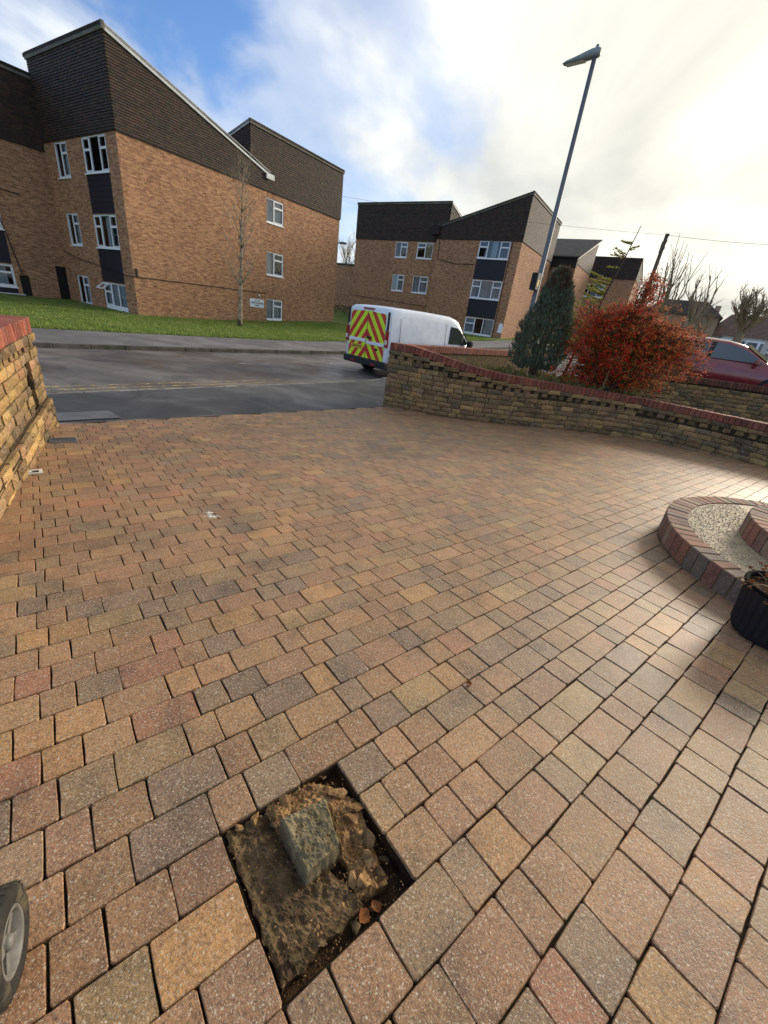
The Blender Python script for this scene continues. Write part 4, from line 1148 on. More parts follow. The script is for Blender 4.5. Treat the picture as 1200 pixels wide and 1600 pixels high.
class Wall:
    """local frame of a wall: u along it, o outwards, z up"""
    def __init__(s, root, a, b):
        s.root = root; s.a = Vector((*a, 0)); d = Vector((*b, 0))-s.a; s.len = d.length; s.e = d.normalized(); s.n = Vector((s.e.y, -s.e.x, 0))
    def pt(s, u, o, z): return s.a+s.e*u+s.n*o+Vector((0, 0, z))
    def brick(s, z0, z1, holes=(), name='wall'):
        mb = MB()
        us = sorted({0, s.len, *[h[0] for h in holes], *[h[1] for h in holes]}); zs = sorted({z0, z1, *[h[2] for h in holes], *[h[3] for h in holes]})
        for i in range(len(us)-1):
            for j in range(len(zs)-1):
                um, zm = (us[i]+us[i+1])/2, (zs[j]+zs[j+1])/2
                if any(h[0] < um < h[1] and h[2] < zm < h[3] for h in holes): continue
                q = [(us[i], zs[j]), (us[i+1], zs[j]), (us[i+1], zs[j+1]), (us[i], zs[j+1])]
                mb.face([s.pt(u, 0, z) for u, z in q], uv=q)
        for h in holes:
            for q in ([(h[0], h[2]), (h[0], h[3])], [(h[1], h[3]), (h[1], h[2])], [(h[0], h[3]), (h[1], h[3])], [(h[1], h[2]), (h[0], h[2])]):
                (u0, za), (u1, zb_) = q
                mb.face([s.pt(u0, 0, za), s.pt(u1, 0, zb_), s.pt(u1, -.12, zb_), s.pt(u0, -.12, za)], uv=[(u0, za), (u1, zb_), (u1+.1, zb_), (u0+.1, za)])
        return mb.build(name, MT['flat_brick'], s.root)
    def bar(s, mb, u0, u1, o0, o1, z0, z1):
        P = [s.pt(u, o, z) for z in (z0, z1) for u, o in ((u0, o0), (u1, o0), (u1, o1), (u0, o1))]
        mb.mesh(P, [(3, 2, 1, 0), (4, 5, 6, 7), (0, 1, 5, 4), (1, 2, 6, 5), (2, 3, 7, 6), (3, 0, 4, 7)])
    def window(s, u0, u1, z0, z1, cols, curtain=None, door=False, sill=True):
        mb = MB(); f = 0.055; o0, o1 = -.10, -.035
        s.bar(mb, u0, u1, o0, o1, z1-f, z1); s.bar(mb, u0, u1, o0, o1, z0, z0+f+(0.25 if door else .02))
        s.bar(mb, u0, u0+f, o0, o1, z0+f, z1-f); s.bar(mb, u1-f, u1, o0, o1, z0+f, z1-f)
        panes = []
        u = u0+f; W_ = (u1-u0-2*f)
        for ci, (fr, tr) in enumerate(cols):
            ua, ub = u, u+W_*fr
            if ci < len(cols)-1: s.bar(mb, ub-.03, ub+.03, o0, o1+.004, z0+f, z1-f)
            zt = z1-f; cuts = [zt-(z1-z0-2*f)*k for k in tr]+[z0+f+(0.25 if door else .02)]
            for k, zc in enumerate(cuts):
                if k < len(cuts)-1: s.bar(mb, ua+.03, ub-.03, o0, o1+.002, zc-.032, zc+.032)
                panes.append((ua, ub, zc, zt, bool(tr))); zt = zc
            u = ub
        if sill: s.bar(mb, u0-.03, u1+.03, -.06, .05, z0-.05, z0-.001)
        win = mb.build('french_door' if door else 'window', MT['upvc'], s.root, recalc=True)
        for ua, ub, za, zb_, op in panes:
            if op:     # sash frame of an opening light
                b = MB(); g = .035
                for q in ((ua+.015, ub-.015, zb_-g-.01, zb_-.01), (ua+.015, ub-.015, za+.012, za+g+.012), (ua+.015, ua+.015+g, za+g, zb_-g), (ub-.015-g, ub-.015, za+g, zb_-g)): s.bar(b, q[0], q[1], -.06, -.022, q[2], q[3])
                b.build('sash', MT['upvc'], win, recalc=True)
            b = MB(); b.face([s.pt(ua, -.07, za), s.pt(ub, -.07, za), s.pt(ub, -.07, zb_), s.pt(ua, -.07, zb_)]); b.build('pane', MT['glass'], win)
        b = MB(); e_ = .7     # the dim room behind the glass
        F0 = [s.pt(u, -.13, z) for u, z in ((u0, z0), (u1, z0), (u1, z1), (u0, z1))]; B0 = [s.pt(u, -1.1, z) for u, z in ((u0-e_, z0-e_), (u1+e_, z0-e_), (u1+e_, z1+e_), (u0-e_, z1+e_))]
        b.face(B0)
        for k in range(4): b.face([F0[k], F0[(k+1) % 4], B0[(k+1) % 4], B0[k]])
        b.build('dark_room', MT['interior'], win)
        if curtain:
            for ca, cb_ in curtain[1]:
                b = MB(); n = 16
                ua, ub = u0+(u1-u0)*ca, u0+(u1-u0)*cb_
                for k in range(n):
                    a0, a1 = ua+(ub-ua)*k/n, ua+(ub-ua)*(k+1)/n
                    ya, yb = -.16+.02*(k % 2), -.16+.02*((k+1) % 2)
                    b.face([s.pt(a0, ya, z0+.03), s.pt(a1, yb, z0+.03), s.pt(a1, yb, z1-.05), s.pt(a0, ya, z1-.05)])
                b.build('curtain', MT[curtain[0]], win)
        return win
    def panel(s, u0, u1, z0, z1):
        mb = MB(); n = max(2, int((z1-z0)/.22)); h = (z1-z0)/n
        for k in range(n): s.bar(mb, u0, u1, -.08, -.03, z0+k*h+.008, z0+(k+1)*h-.004)
        s.bar(mb, u0, u1, -.10, -.045, z0, z1)
        return mb.build('spandrel_panel', MT['navy'], s.root, recalc=True)
    def cladding(s, u0, u1, zb_, za, zc, name='tile_hanging'):
        """hung tiles from zb_ up to a top line running from za (at u0) to zc (at u1)"""
        mb = MB(); h = 0.105; z = zb_
        top = lambda u: za+(zc-za)*(u-u0)/(u1-u0)
        row = 0
        mb.face([s.pt(u0, .012, zb_), s.pt(u1, .012, zb_), s.pt(u1, .012, zc), s.pt(u0, .012, za)], col=TPAL[0])
        while z < max(za, zc):
            u = u0-(0.1 if row % 2 else 0.0)
            shade = rb.uniform(.92, 1.08)
            while u < u1-.01:
                a, b = max(u, u0), min(u+0.2, u1); u += 0.2
                zt_ = min(top(a), top(b))
                if z > zt_-.02: continue
                zh = min(z+h+.03, zt_)
                c = tuple(v*shade*rb.uniform(.86, 1.16) for v in rb.choice(TPAL)); d = rb.uniform(-.004, .004)
                mb.face([s.pt(a, .062+d, z), s.pt(b, .062+d, z), s.pt(b, .03, zh), s.pt(a, .03, zh)], col=c)
                mb.face([s.pt(a, .02, z), s.pt(b, .02, z), s.pt(b, .062+d, z), s.pt(a, .062+d, z)], col=c)
            z += h; row += 1
        return tag(mb.build(name, MT['tile'], s.root), kind='stuff')
    def eave(s, u0, u1, z):      # shadow gap and soffit strip under the tiles
        mb = MB(); s.bar(mb, u0, u1, 0.0, .055, z-.06, z+.004); mb.build('soffit', MT['soffit'], s.root, recalc=True)
    def cap(s, u0, u1, za, zc, hgt=.26, mt='lead_cap', name='capping', o=.10):
        mb = MB()
        P = [s.pt(u0, q, za-k) for k in (hgt, 0) for q in (-.02, o)] + [s.pt(u1, q, zc-k) for k in (hgt, 0) for q in (-.02, o)]
        mb.mesh(P, [(0, 1, 3, 2), (4, 6, 7, 5), (0, 4, 5, 1), (2, 3, 7, 6), (1, 5, 7, 3), (0, 2, 6, 4)])
        return mb.build(name, MT[mt], s.root, recalc=True)
def roof(root, poly, name='roof', th=.12):
    """poly: list of (x, y, z) top corners"""
    mb = MB(); n = len(poly); P = [Vector(p) for p in poly]; Q = [p-Vector((0, 0, th)) for p in P]
    mb.face(P); mb.face(list(reversed(Q)))
    for i in range(n): mb.face([P[i], Q[i], Q[(i+1) % n], P[(i+1) % n]])
    return mb.build(name, MT['roof_felt'], root, recalc=True)
TRI = [(0.29, [0.34]), (0.42, []), (0.29, [0.34])]
TWO = [(0.46, []), (0.54, [0.30])]
BAZ = rad(59.5)
# ---- nearest block -------------------------------------------------------
b1 = thing('apartment_block', 'nearest brick block of flats with tall brown tiled gable roof', 'building', (-14.14, 22.92, 0.0), BAZ)
fr = Wall(b1, (0, 7.3), (0, 0))
U = lambda y: 7.3-y
stack, slim = (U(3.24), U(0.95)), (U(6.15), U(4.8))
holes = [(*stack, 5.99, 7.4), (*stack, 4.35, 5.94), (*stack, 2.88, 4.32), (*stack, 1.32, 2.83), (*stack, -.1, 1.28)] + [(*slim, a, b) for a, b in ((5.9, 7.37), (2.9, 4.38), (-.02, 1.45))]
fr.brick(-.6, 7.47, holes)
fr.window(*stack, 5.99, 7.4, TRI)
fr.window(*stack, 2.88, 4.32, TRI, ('net', [(.42, .68)]))
fr.window(*stack, -.1, 1.28, [(0.33, [0.3]), (0.33, []), (0.34, [])], ('net', [(.04, .5), (.62, .96)]), door=True, sill=False)
fr.panel(*stack, 4.35, 5.94); fr.panel(*stack, 1.32, 2.83)
for a, b in ((5.9, 7.37), (2.9, 4.38), (-.02, 1.45)): fr.window(*slim, a, b, TWO, ('net', [(.5, .98)]))
fr.cladding(-.02, 7.36, 7.47, 10.72, 10.72); fr.eave(0, 7.3, 7.47); fr.cap(-.06, 7.42, 10.86, 10.86)
# top-hung fanlight standing open
b = MB(); u0, u1 = stack[0]-.02, stack[0]+.62
P = [fr.pt(u0, .0, 1.22), fr.pt(u1, .0, 1.22), fr.pt(u1, .32, .98), fr.pt(u0, .32, .98)]
for i in range(4): b.tube([P[i], P[(i+1) % 4]], .035, 4)
b.build('open_fanlight', MT['upvc'], b1)
ga = Wall(b1, (0, 0), (8.65, 0))
ga.brick(-.6, 7.47, [(6.48, 6.72, 4.5, 4.7)])
ga.cladding(-.06, 8.72, 7.47, 10.72, 8.30); ga.eave(0, 8.65, 7.47); ga.cap(-.1, 8.9, 10.86, 8.40, .24, 'fascia', 'verge_board')
b = MB(); ga.bar(b, 6.48, 6.72, -.1, -.02, 4.5, 4.7); b.build('air_vent', MT['black_door'], b1, recalc=True)
b = MB(); ga.bar(b, 8.55, 9.15, -.2, .16, 8.02, 8.28); b.build('rainwater_hopper', MT['fascia'], b1, recalc=True)
b = MB(); b.tube([fr.pt(U(7.2), .03, 2.62), fr.pt(U(5.6), .03, 2.28), fr.pt(U(4.2), .03, 2.14), fr.pt(U(.8), .03, 1.74), fr.pt(U(-.02), .03, 1.72)], .018, 5)
b.tube([ga.pt(0, .03, 1.72), ga.pt(4, .03, 1.80), ga.pt(8.6, .03, 1.86)], .018, 5); b.build('wall_cable', MT['cable'], b1)
b = MB(); ga.bar(b, .12, .2, .0, .06, 1.74, 2.1); b.build('junction_box', MT['cable'], b1, recalc=True)
roof(b1, [(-.1, -.1, 10.84), (8.9, -.1, 8.38), (8.9, 7.5, 8.38), (-.1, 7.5, 10.84)])
# second gable range behind
w2 = Wall(b1, (8.0, .6), (16.35, .6))
wn = [(9.1-8, 10.65-8, 5.96, 7.25), (9.1-8, 10.68-8, 3.0, 4.36), (9.1-8, 10.64-8, .25, 1.54)]
w2.brick(-.6, 7.62, wn)
for q, cu in zip(wn, ([(.05, .95)], [(.05, .4)], [(.05, .95)])): w2.window(*q, TWO, ('net', cu))
w2.cladding(-.05, 8.42, 7.62, 10.46, 10.46); w2.eave(0, 8.35, 7.62); w2.cap(-.1, 8.48, 10.62, 10.62, .22)
w2l = Wall(b1, (8.0, 8.2), (8.0, .6)); w2l.cladding(0, 7.6, 8.1, 8.3, 10.46, 'side_tiles'); w2l.cap(0, 7.65, 8.44, 10.62, .2, 'fascia', 'verge_board')
w2r = Wall(b1, (16.35, .6), (16.35, 8.2)); w2r.brick(-.6, 7.62, name='side_wall'); w2r.cladding(0, 7.6, 7.62, 10.46, 8.3, 'side_tiles'); w2r.cap(0, 7.65, 10.62, 8.44, .2, 'fascia', 'verge_board')
roof(b1, [(7.9, .5, 10.6), (16.45, .5, 10.6), (16.45, 8.3, 8.42), (7.9, 8.3, 8.42)], 'rear_roof')
# wing coming forward at the left
wg = Wall(b1, (-9.0, 7.3), (0, 7.3))
g = lambda x: x+9.0
bay = (g(-5.4), g(-2.55))
wh_ = [(*bay, .42, 1.5), (*bay, 1.55, 3.07), (*bay, 3.1, 4.4), (*bay, -.6, .38), (g(-2.35), g(-1.9), -.6, 1.05), (g(-.55), g(-.02), -.6, 1.75)]
wg.brick(-.6, 7.1, wh_)
wg.window(*bay, .42, 1.5, TRI, ('net', [(.1, .9)])); wg.window(*bay, 3.1, 4.4, TRI); wg.panel(*bay, 1.55, 3.07); wg.panel(*bay, -.6, .38)
for u0, u1, zt in ((g(-2.35), g(-1.9), 1.05), (g(-.55), g(-.02), 1.75)):
    b = MB(); wg.bar(b, u0, u1, -.12, -.08, -.6, zt); b.build('door', MT['black_door'], b1, recalc=True)
wg.cladding(0, 9.05, 7.1, 9.98, 9.98, 'wing_tiles'); wg.eave(0, 9.0, 7.1); wg.cap(0, 9.1, 10.12, 10.12)
roof(b1, [(-9, 7.2, 10.1), (.1, 7.2, 10.1), (.1, 15, 8.0), (-9, 15, 8.0)], 'wing_roof')
b = MB(); b.tube([wg.pt(g(-2.7), .03, 4.9), wg.pt(g(-2.62), .03, 3.6), wg.pt(g(-2.2), .03, 1.1)], .025, 5); b.tube([wg.pt(g(-2.7), .03, 4.9), wg.pt(g(-1.5), .03, 4.85)], .02, 5)
b.build('waste_pipe', MT['cable'], b1)
b = MB(); b.tube([wg.pt(g(-5.5), .4, .1), wg.pt(g(-2.4), .4, .1)], .03, 6); b.build('hand_rail', MT['fascia'], b1)
# ---- second block --------------------------------------------------------
def sash_block(root): pass
b2 = thing('apartment_block', 'second brick block of flats behind the white van', 'building', (8.27, 40.42, 0.85), BAZ-pi/2)
f2 = Wall(b2, (-7.95, 0), (0, 0)); X = lambda x: x+7.95
st = (X(-3.74), X(-.93))
hl = [(*st, 6.13, 7.46), (*st, 4.53, 6.08), (*st, 3.04, 4.5), (*st, 1.52, 3.0), (*st, -.1, 1.48)]
f2.brick(-1.2, 7.5, hl)
f2.window(*st, 6.13, 7.46, TRI, ('net', [(.42, .6)])); f2.window(*st, 3.04, 4.5, TRI, ('net', [(.03, .97)]))
f2.window(*st, -.1, 1.48, [(0.34, [0.3]), (0.3, []), (0.36, [])], ('net', [(.04, .35), (.66, .96)]), door=True, sill=False)
f2.panel(*st, 4.53, 6.08); f2.panel(*st, 1.52, 3.0)
f2.cladding(0, 8.0, 7.5, 8.42, 10.68); f2.eave(0, 7.95, 7.5); f2.cap(-.25, 8.05, 8.46, 10.84, .22, 'lead_cap', 'verge_board')
r2 = Wall(b2, (0, 0), (0, 9.8)); r2.brick(-1.2, 7.5, [(7.0, 8.4, 6.1, 7.4)], 'side_wall'); r2.window(7.0, 8.4, 6.1, 7.4, TWO)
r2.cladding(-.05, 9.8, 7.5, 10.68, 10.68, 'side_tiles'); r2.eave(0, 9.8, 7.5); r2.cap(-.1, 9.9, 10.84, 10.84)
roof(b2, [(-8.2, -.1, 8.44), (.1, -.1, 10.82), (.1, 9.9, 10.82), (-8.2, 9.9, 8.44)])
l2 = Wall(b2, (-17.5, .35), (-7.3, .35)); Y = lambda x: x+17.5
ws = [(Y(-12.58), Y(-11.19), 5.9, 7.2), (Y(-10.14), Y(-8.43), 5.9, 7.2), (Y(-12.53), Y(-11.16), 3.0, 4.45), (Y(-10.14), Y(-8.44), 3.0, 4.45)]
l2.brick(-1.2, 7.35, ws, 'left_wall')
for q, cu, m_ in zip(ws, ([], [(.55, .97)], [(.05, .97)], [(.05, .97)]), ('net', 'cream_net', 'net', 'net')): l2.window(*q, TWO if cu != [(.55, .97)] else [(.54, [.28]), (.46, [])], (m_, cu) if cu else None)
l2.cladding(-.05, 10.3, 7.35, 10.2, 10.2, 'left_tiles'); l2.eave(0, 9.6, 7.35); l2.cap(-.1, 10.35, 10.36, 10.36, .2)
l2r = Wall(b2, (-7.2, .35), (-7.2, 9)); l2r.cladding(0, 8.6, 7.9, 10.2, 7.95, 'side_tiles'); l2r.cap(0, 8.7, 10.36, 8.1, .2, 'fascia', 'verge_board')
l2l = Wall(b2, (-17.5, 9), (-17.5, .35)); l2l.brick(-1.2, 7.35, name='end_wall'); l2l.cladding(0, 8.65, 7.35, 7.95, 10.2, 'end_tiles')
roof(b2, [(-17.6, .25, 10.34), (-7.1, .25, 10.34), (-7.1, 9.1, 8.08), (-17.6, 9.1, 8.08)], 'left_roof')
b = MB(); f2.bar(b, -.5, .25, -.3, .3, 7.75, 8.45); b.build('rainwater_hopper', MT['soffit'], b2, recalc=True)
b = MB(); b.tube([f2.pt(.3, .03, 7.4), f2.pt(.4, .03, 5.9), f2.pt(2.2, .03, 5.6), f2.pt(4.0, .03, 5.65)], .03, 5); b.build('waste_pipe', MT['cable'], b2)
b = MB(); b.tube([l2.pt(0, .03, 2.2), l2.pt(9.5, .03, 1.9)], .02, 5); b.build('wall_cable', MT['cable'], b2)
b = MB(); b.tube([f2.pt(7.15, .03, 7.4), f2.pt(7.15, .03, -.5)], .03, 5); b.build('down_pipe', MT['cable'], b2)
b = MB(); f2.bar(b, 7.52, 8.0-.06, .0, .03, .5, .95); P = [f2.pt(7.52+.21+.21*cos(a), .03, .95+.35*sin(a)) for a in [pi*k/8 for k in range(9)]]; b.face(P)
b.build('name_board', MT['upvc'], b2)
# ---- third block, low eave towards the road --------------------------------
b3 = thing('apartment_block', 'third brick block with sloping tiled roof, right of the lamp post', 'building', (16.2, 50.0, 1.3), BAZ-pi/2)
f3 = Wall(b3, (-8, 0), (0, 0)); q = (8-2.2, 8-.75, 4.9, 6.9); q2 = (8-2.2, 8-.75, 2.6, 4.85)
f3.brick(-1.5, 7.7, [q, q2]); f3.window(*q, [(1.0, [.45])]); f3.panel(*q2)
s3 = Wall(b3, (0, 0), (0, 8.2)); s3.brick(-1.5, 7.7, name='side_wall'); s3.cladding(-.05, 8.2, 7.4, 7.9, 10.7, 'side_tiles'); s3.cap(-.4, 8.4, 7.95, 10.95, .26, 'fascia', 'verge_board')
roof(b3, [(-8, -.5, 7.95), (.25, -.5, 7.95), (.25, 8.3, 11.0), (-8, 8.3, 11.0)])
b = MB(); f3.bar(b, -.5, 8.1, .02, .5, 7.0, 7.8); b.build('deep_eave', MT['soffit'], b3, recalc=True)
b = MB(); b.tube([f3.pt(-.5, .56, 7.82), f3.pt(8.2, .56, 7.82)], .09, 8); b.build('gutter', MT['cable'], b3)
# ---- fourth block ----------------------------------------------------------
b4 = thing('apartment_block', 'fourth block with plain dark tiled top behind the red shrub', 'building', (27.2, 60.2, 2.0), BAZ-pi/2)
f4 = Wall(b4, (-8.5, 0), (0, 0)); q = (8.5-5.9, 8.5-3.2, 5.0, 6.5)
f4.brick(-2, 7.2, [q]); f4.window(*q, TRI, ('net', [(.4, .9)])); f4.cladding(0, 8.55, 7.2, 9.5, 9.5); f4.cap(0, 8.6, 9.6, 9.6, .16)
s4 = Wall(b4, (0, 0), (0, 8)); s4.brick(-2, 7.2, name='side_wall'); s4.cladding(0, 8, 7.2, 9.5, 8.0, 'side_tiles')
roof(b4, [(-8.6, -.1, 9.58), (.1, -.1, 9.58), (.1, 8.1, 8.0), (-8.6, 8.1, 8.0)])
# ---- flat-topped range seen in the gap -------------------------------------
b5 = thing('brick_range', 'low flat topped brick building in the gap between the two blocks', 'building', (-4.0, 55.0, 1.0), BAZ-pi/2)
f5 = Wall(b5, (-14, 0), (3, 0)); f5.brick(-1.5, 5.45); f5.cap(0, 17, 5.6, 5.6, .14, 'lead_cap', 'coping')
roof(b5, [(-14, 0, 5.5), (3, 0, 5.5), (3, 6, 5.5), (-14, 6, 5.5)])
# ---- address board on the gable wall ---------------------------------------
MT['sign_white'] = plain('sign_white', lin(214, 224, 230), 0.4, 0.4, dirt=.12)
MT['sign_black'] = plain('sign_letters', lin(40, 42, 48), 0.5, 0.3, dirt=0)
def text_mesh(name, body, size, mat_, parent, loc, rot, align='CENTER', bold=0.0):
    cu = bpy.data.curves.new(name, 'FONT'); cu.body = body; cu.size = size; cu.align_x = align; cu.align_y = 'CENTER'; cu.offset = bold; cu.resolution_u = 2
    o = bpy.data.objects.new(name+'_curve', cu); COL.objects.link(o)
    dg = bpy.context.evaluated_depsgraph_get(); me = bpy.data.meshes.new_from_object(o.evaluated_get(dg)); me.name = name
    bpy.data.objects.remove(o); me.materials.clear(); me.materials.append(mat_)
    ob = add(name, me, parent, loc); ob.rotation_euler = rot
    return ob
wp = Matrix.Translation(b1.location) @ Matrix.Rotation(BAZ, 4, 'Z')
sg = thing('address_sign', 'white address board on the gable wall beside the thin birch', 'sign', wp @ Vector((7.81, -.012, 1.2)), BAZ)
b = MB(); b.cbox((0, 0, 0), (.58, .012, .25), .004); b.build('board', MT['sign_white'], sg)
for tx, sz, z in (('37 - 48', .13, .14), ('WHITTINGHAM', .145, 0.0), ('WALK', .13, -.135)):
    text_mesh('lettering', tx, sz, MT['sign_black'], sg, (0, -.0155, z), (pi/2, 0, 0), bold=.004)
lm = thing('bulkhead_lamp', 'small wall lamp above the white address board', 'lamp', wp @ Vector((7.95, 0, 1.62)), BAZ)
b = MB(); b.box((0, -.03, 0), (.05, .03, .05)); b.build('bracket', MT['cable'], lm); b = MB(); b.lathe([(0, .09), (.05, .07), (.06, .02), (.05, 0)], 12, o=(0, -.08, 0)); b.build('lamp_shade', MT['upvc'], lm, smooth=True)

# ------------------------------------------------------------------ vehicles
def car_paint(name, c, rough=0.25):
    m, t, b = newmat(name, rough, 0.5, c)
    b.inputs['Coat Weight'].default_value = 0.8; b.inputs['Coat Roughness'].default_value = 0.06
    L(t, MIX(t, 0.3, c, RAMP(t, NOISE(t, POS(t), 5, 6, .6), [(0.3, 0.6), (0.6, 1.05)]), 'MULTIPLY'), b.inputs['Base Color'])
    return m
MT['van_white'] = car_paint('white_paint', lin(226, 232, 240))
MT['car_red'] = car_paint('red_car_paint', lin(132, 46, 52), .3)
MT['car_black'] = car_paint('dark_car_paint', lin(40, 42, 48), .3)
MT['car_glass'] = plain('car_glass', (0.09, 0.12, 0.14), 0.06, 0.45, dirt=0)
MT['van_glass'] = plain('van_glass', (0.025, 0.035, 0.03), 0.1, 0.06, dirt=0)
MT['trim'] = plain('black_trim', lin(36, 36, 38), 0.6, 0.35, dirt=.3, scale=8)
MT['chev_y'] = plain('reflective_yellow', lin(206, 236, 40), 0.35, 0.5, dirt=.12)
MT['chev_r'] = plain('reflective_red', lin(196, 34, 34), 0.35, 0.5, dirt=.15)
MT['plate'] = plain('number_plate', lin(214, 178, 58), 0.4, 0.4, dirt=.2)
MT['lamp_red'] = plain('red_lens', lin(150, 20, 26), 0.15, 0.6, dirt=.1)
MT['lamp_clear'] = plain('clear_lens', lin(210, 206, 206), 0.15, 0.6, dirt=.1)
MT['alloy'] = plain('wheel_steel', lin(150, 152, 154), 0.4, 0.5, .6, .3, 20)
MT['tyre'] = plain('tyre_rubber', lin(34, 34, 36), 0.8, 0.3, dirt=.3)
def loft(stations, prof):
    mb = MB(); rings = []
    for st in stations:
        h = prof(*st); ring = [Vector((x, y, z)) for x, y, z in h] + [Vector((x, -y, z)) for x, y, z in reversed(h[1:-1])]
        rings.append(ring)
    n = len(rings[0]); V_ = [p for r in rings for p in r]
    F_ = [(i*n+k, i*n+(k+1) % n, (i+1)*n+(k+1) % n, (i+1)*n+k) for i in range(len(rings)-1) for k in range(n)]
    F_ += [tuple(range(n-1, -1, -1)), tuple(range((len(rings)-1)*n, len(rings)*n))]
    mb.mesh(V_, F_); return mb
def wheel(root, x, y, r_, wd):
    sgn = 1 if y > 0 else -1
    R = Matrix(((1, 0, 0), (0, 0, sgn), (0, -sgn, 0)))
    b = MB(); b.lathe([(r_*.62, -wd/2), (r_*.93, -wd/2), (r_, -wd*.36), (r_, wd*.36), (r_*.93, wd/2), (r_*.62, wd/2)], 28, (x, y, r_), R); w_ = b.build('wheel', MT['tyre'], root, smooth=True)
    b = MB(); b.lathe([(0, wd*.4), (r_*.2, wd*.42), (r_*.25, wd*.3), (r_*.55, wd*.3), (r_*.62, wd*.48), (r_*.64, wd*.1)], 24, (x, y, r_), R); b.build('hubcap', MT['alloy'], w_, smooth=True)
def clip(poly, f):
    out = []
    for i in range(len(poly)):
        a, b = poly[i], poly[(i+1) % len(poly)]; fa, fb = f(a), f(b)
        if fa >= 0: out.append(a)
        if (fa >= 0) != (fb >= 0): t = fa/(fa-fb); out.append((a[0]+(b[0]-a[0])*t, a[1]+(b[1]-a[1])*t))
    return out
VANZ = zroad(11.4)-.0
van = thing('delivery_van', 'white panel van with red and yellow chevron rear doors parked on the road', 'van', (-1.36, 14.72, VANZ+.004), rad(46))
van.scale = (1.15, 1.15, 1.15)
def vprof(x, wb, wt, z0, zb_, zt):
    return [(x, 0, z0), (x, wb-.08, z0), (x, wb, z0+.1), (x, wb+.01, zb_*.6+z0*.4), (x, wb, zb_), (x, wb-(wb-wt)*.62, zt-.24), (x, wb-(wb-wt)*.80, zt-.10), (x, wt-.012, zt-.045), (x, wt-.05, zt-.012), (x, wt-.16, zt+.002), (x, wt*.5, zt+.014), (x, 0, zt+.018)]
VS = [(.0, .90, .84, .34, 1.0, 1.72), (.03, .915, .85, .30, 1.0, 1.80), (.10, .92, .855, .28, 1.0, 1.845), (.5, .925, .86, .26, 1.0, 1.87), (1.5, .925, .86, .26, 1.0, 1.875), (2.6, .925, .86, .26, 1.0, 1.86),
      (2.95, .92, .85, .26, 1.0, 1.80), (3.2, .92, .83, .26, 1.0, 1.66), (3.5, .915, .80, .26, 1.0, 1.42), (3.8, .91, .80, .26, .95, 1.17), (3.95, .91, .82, .26, .92, 1.09), (4.4, .90, .80, .26, .82, .98), (4.7, .87, .74, .28, .72, .86), (4.85, .80, .66, .32, .62, .72)]
loft(VS, vprof).build('van_body', MT['van_white'], van, smooth=True, recalc=True)
yv = lambda z: .925-.065*.75*max(0, (z-1.0))/.71+.006
def side_poly(name, pts, m, off=.0, parent=van, s_=-1):
    b = MB(); b.face([(x, s_*(yv(z)+off), z) for x, z in pts]); return b.build(name, m, parent)
for s_ in (-1, 1):
    side_poly('cab_window', [(2.60, 1.08), (3.66, 1.09), (3.42, 1.29), (3.16, 1.48), (2.98, 1.56), (2.64, 1.58)], MT['van_glass'], .004, van, s_)
    side_poly('window_pillar', [(3.27, 1.04), (3.33, 1.04), (3.33, 1.46), (3.27, 1.49)], MT['trim'], .008, van, s_)
    b = MB(); b.cbox((1.5, s_*(.895), 1.3), (.92, .012, .27), .008, Matrix.Rotation(s_*.07, 3, 'X')); b.build('side_panel', MT['van_white'], van)
    b = MB(); b.cbox((2.3, s_*.935, .62), (1.15, .012, .05), .008); b.build('rub_strip', MT['trim'], van)
    b = MB(); b.cbox((3.55, s_*1.06, 1.12), (.07, .1, .11), .03); b.tube([(3.6, s_*.92, 1.08), (3.57, s_*1.0, 1.08)], .03, 6); b.build('wing_mirror', MT['trim'], van)
    for x in (.92, 3.95):
        wheel(van, x, s_*.83, .33, .2)
        b = MB(); P = [(x+.40*cos(a), s_*(.932), .33+.40*sin(a)) for a in [pi*k/16 for k in range(17)]]; b.face(P+[(x-.40, s_*.932, .262), (x+.40, s_*.932, .262)]); b.build('wheel_arch', MT['trim'], van)
b = MB(); b.face([(3.83, -.76, 1.16), (3.83, .76, 1.16), (3.04, .72, 1.775), (3.04, -.72, 1.775)]);
for i, v in enumerate(b.v): b.v[i] = (v[0]+.03, v[1], v[2]+.03)
b.build('windscreen', MT['car_glass'], van)
for s_ in (-1, 1):
    for x in (.42, 2.42, 3.78):
        b = MB(); b.face([(x, s_*(yv(z)+.003), z) for z in (.4, .7, 1.0, 1.3, 1.62)]+[(x+.014, s_*(yv(z)+.003), z) for z in (1.62, 1.3, 1.0, .7, .4)]); b.build('panel_seam', MT['trim'], van)
    b = MB(); b.cbox((2.2, s_*.94, .98), (.06, .015, .018), .006); b.build('side_handle', MT['trim'], van)
b = MB(); b.face([(-.0165, -.007, .46), (-.0165, .007, .46), (-.0165, .007, 1.7), (-.0165, -.007, 1.7)]); b.build('door_gap', MT['trim'], van)
xr = lambda z: -.004-(-.0)+.02*max(0, (z-1.2))
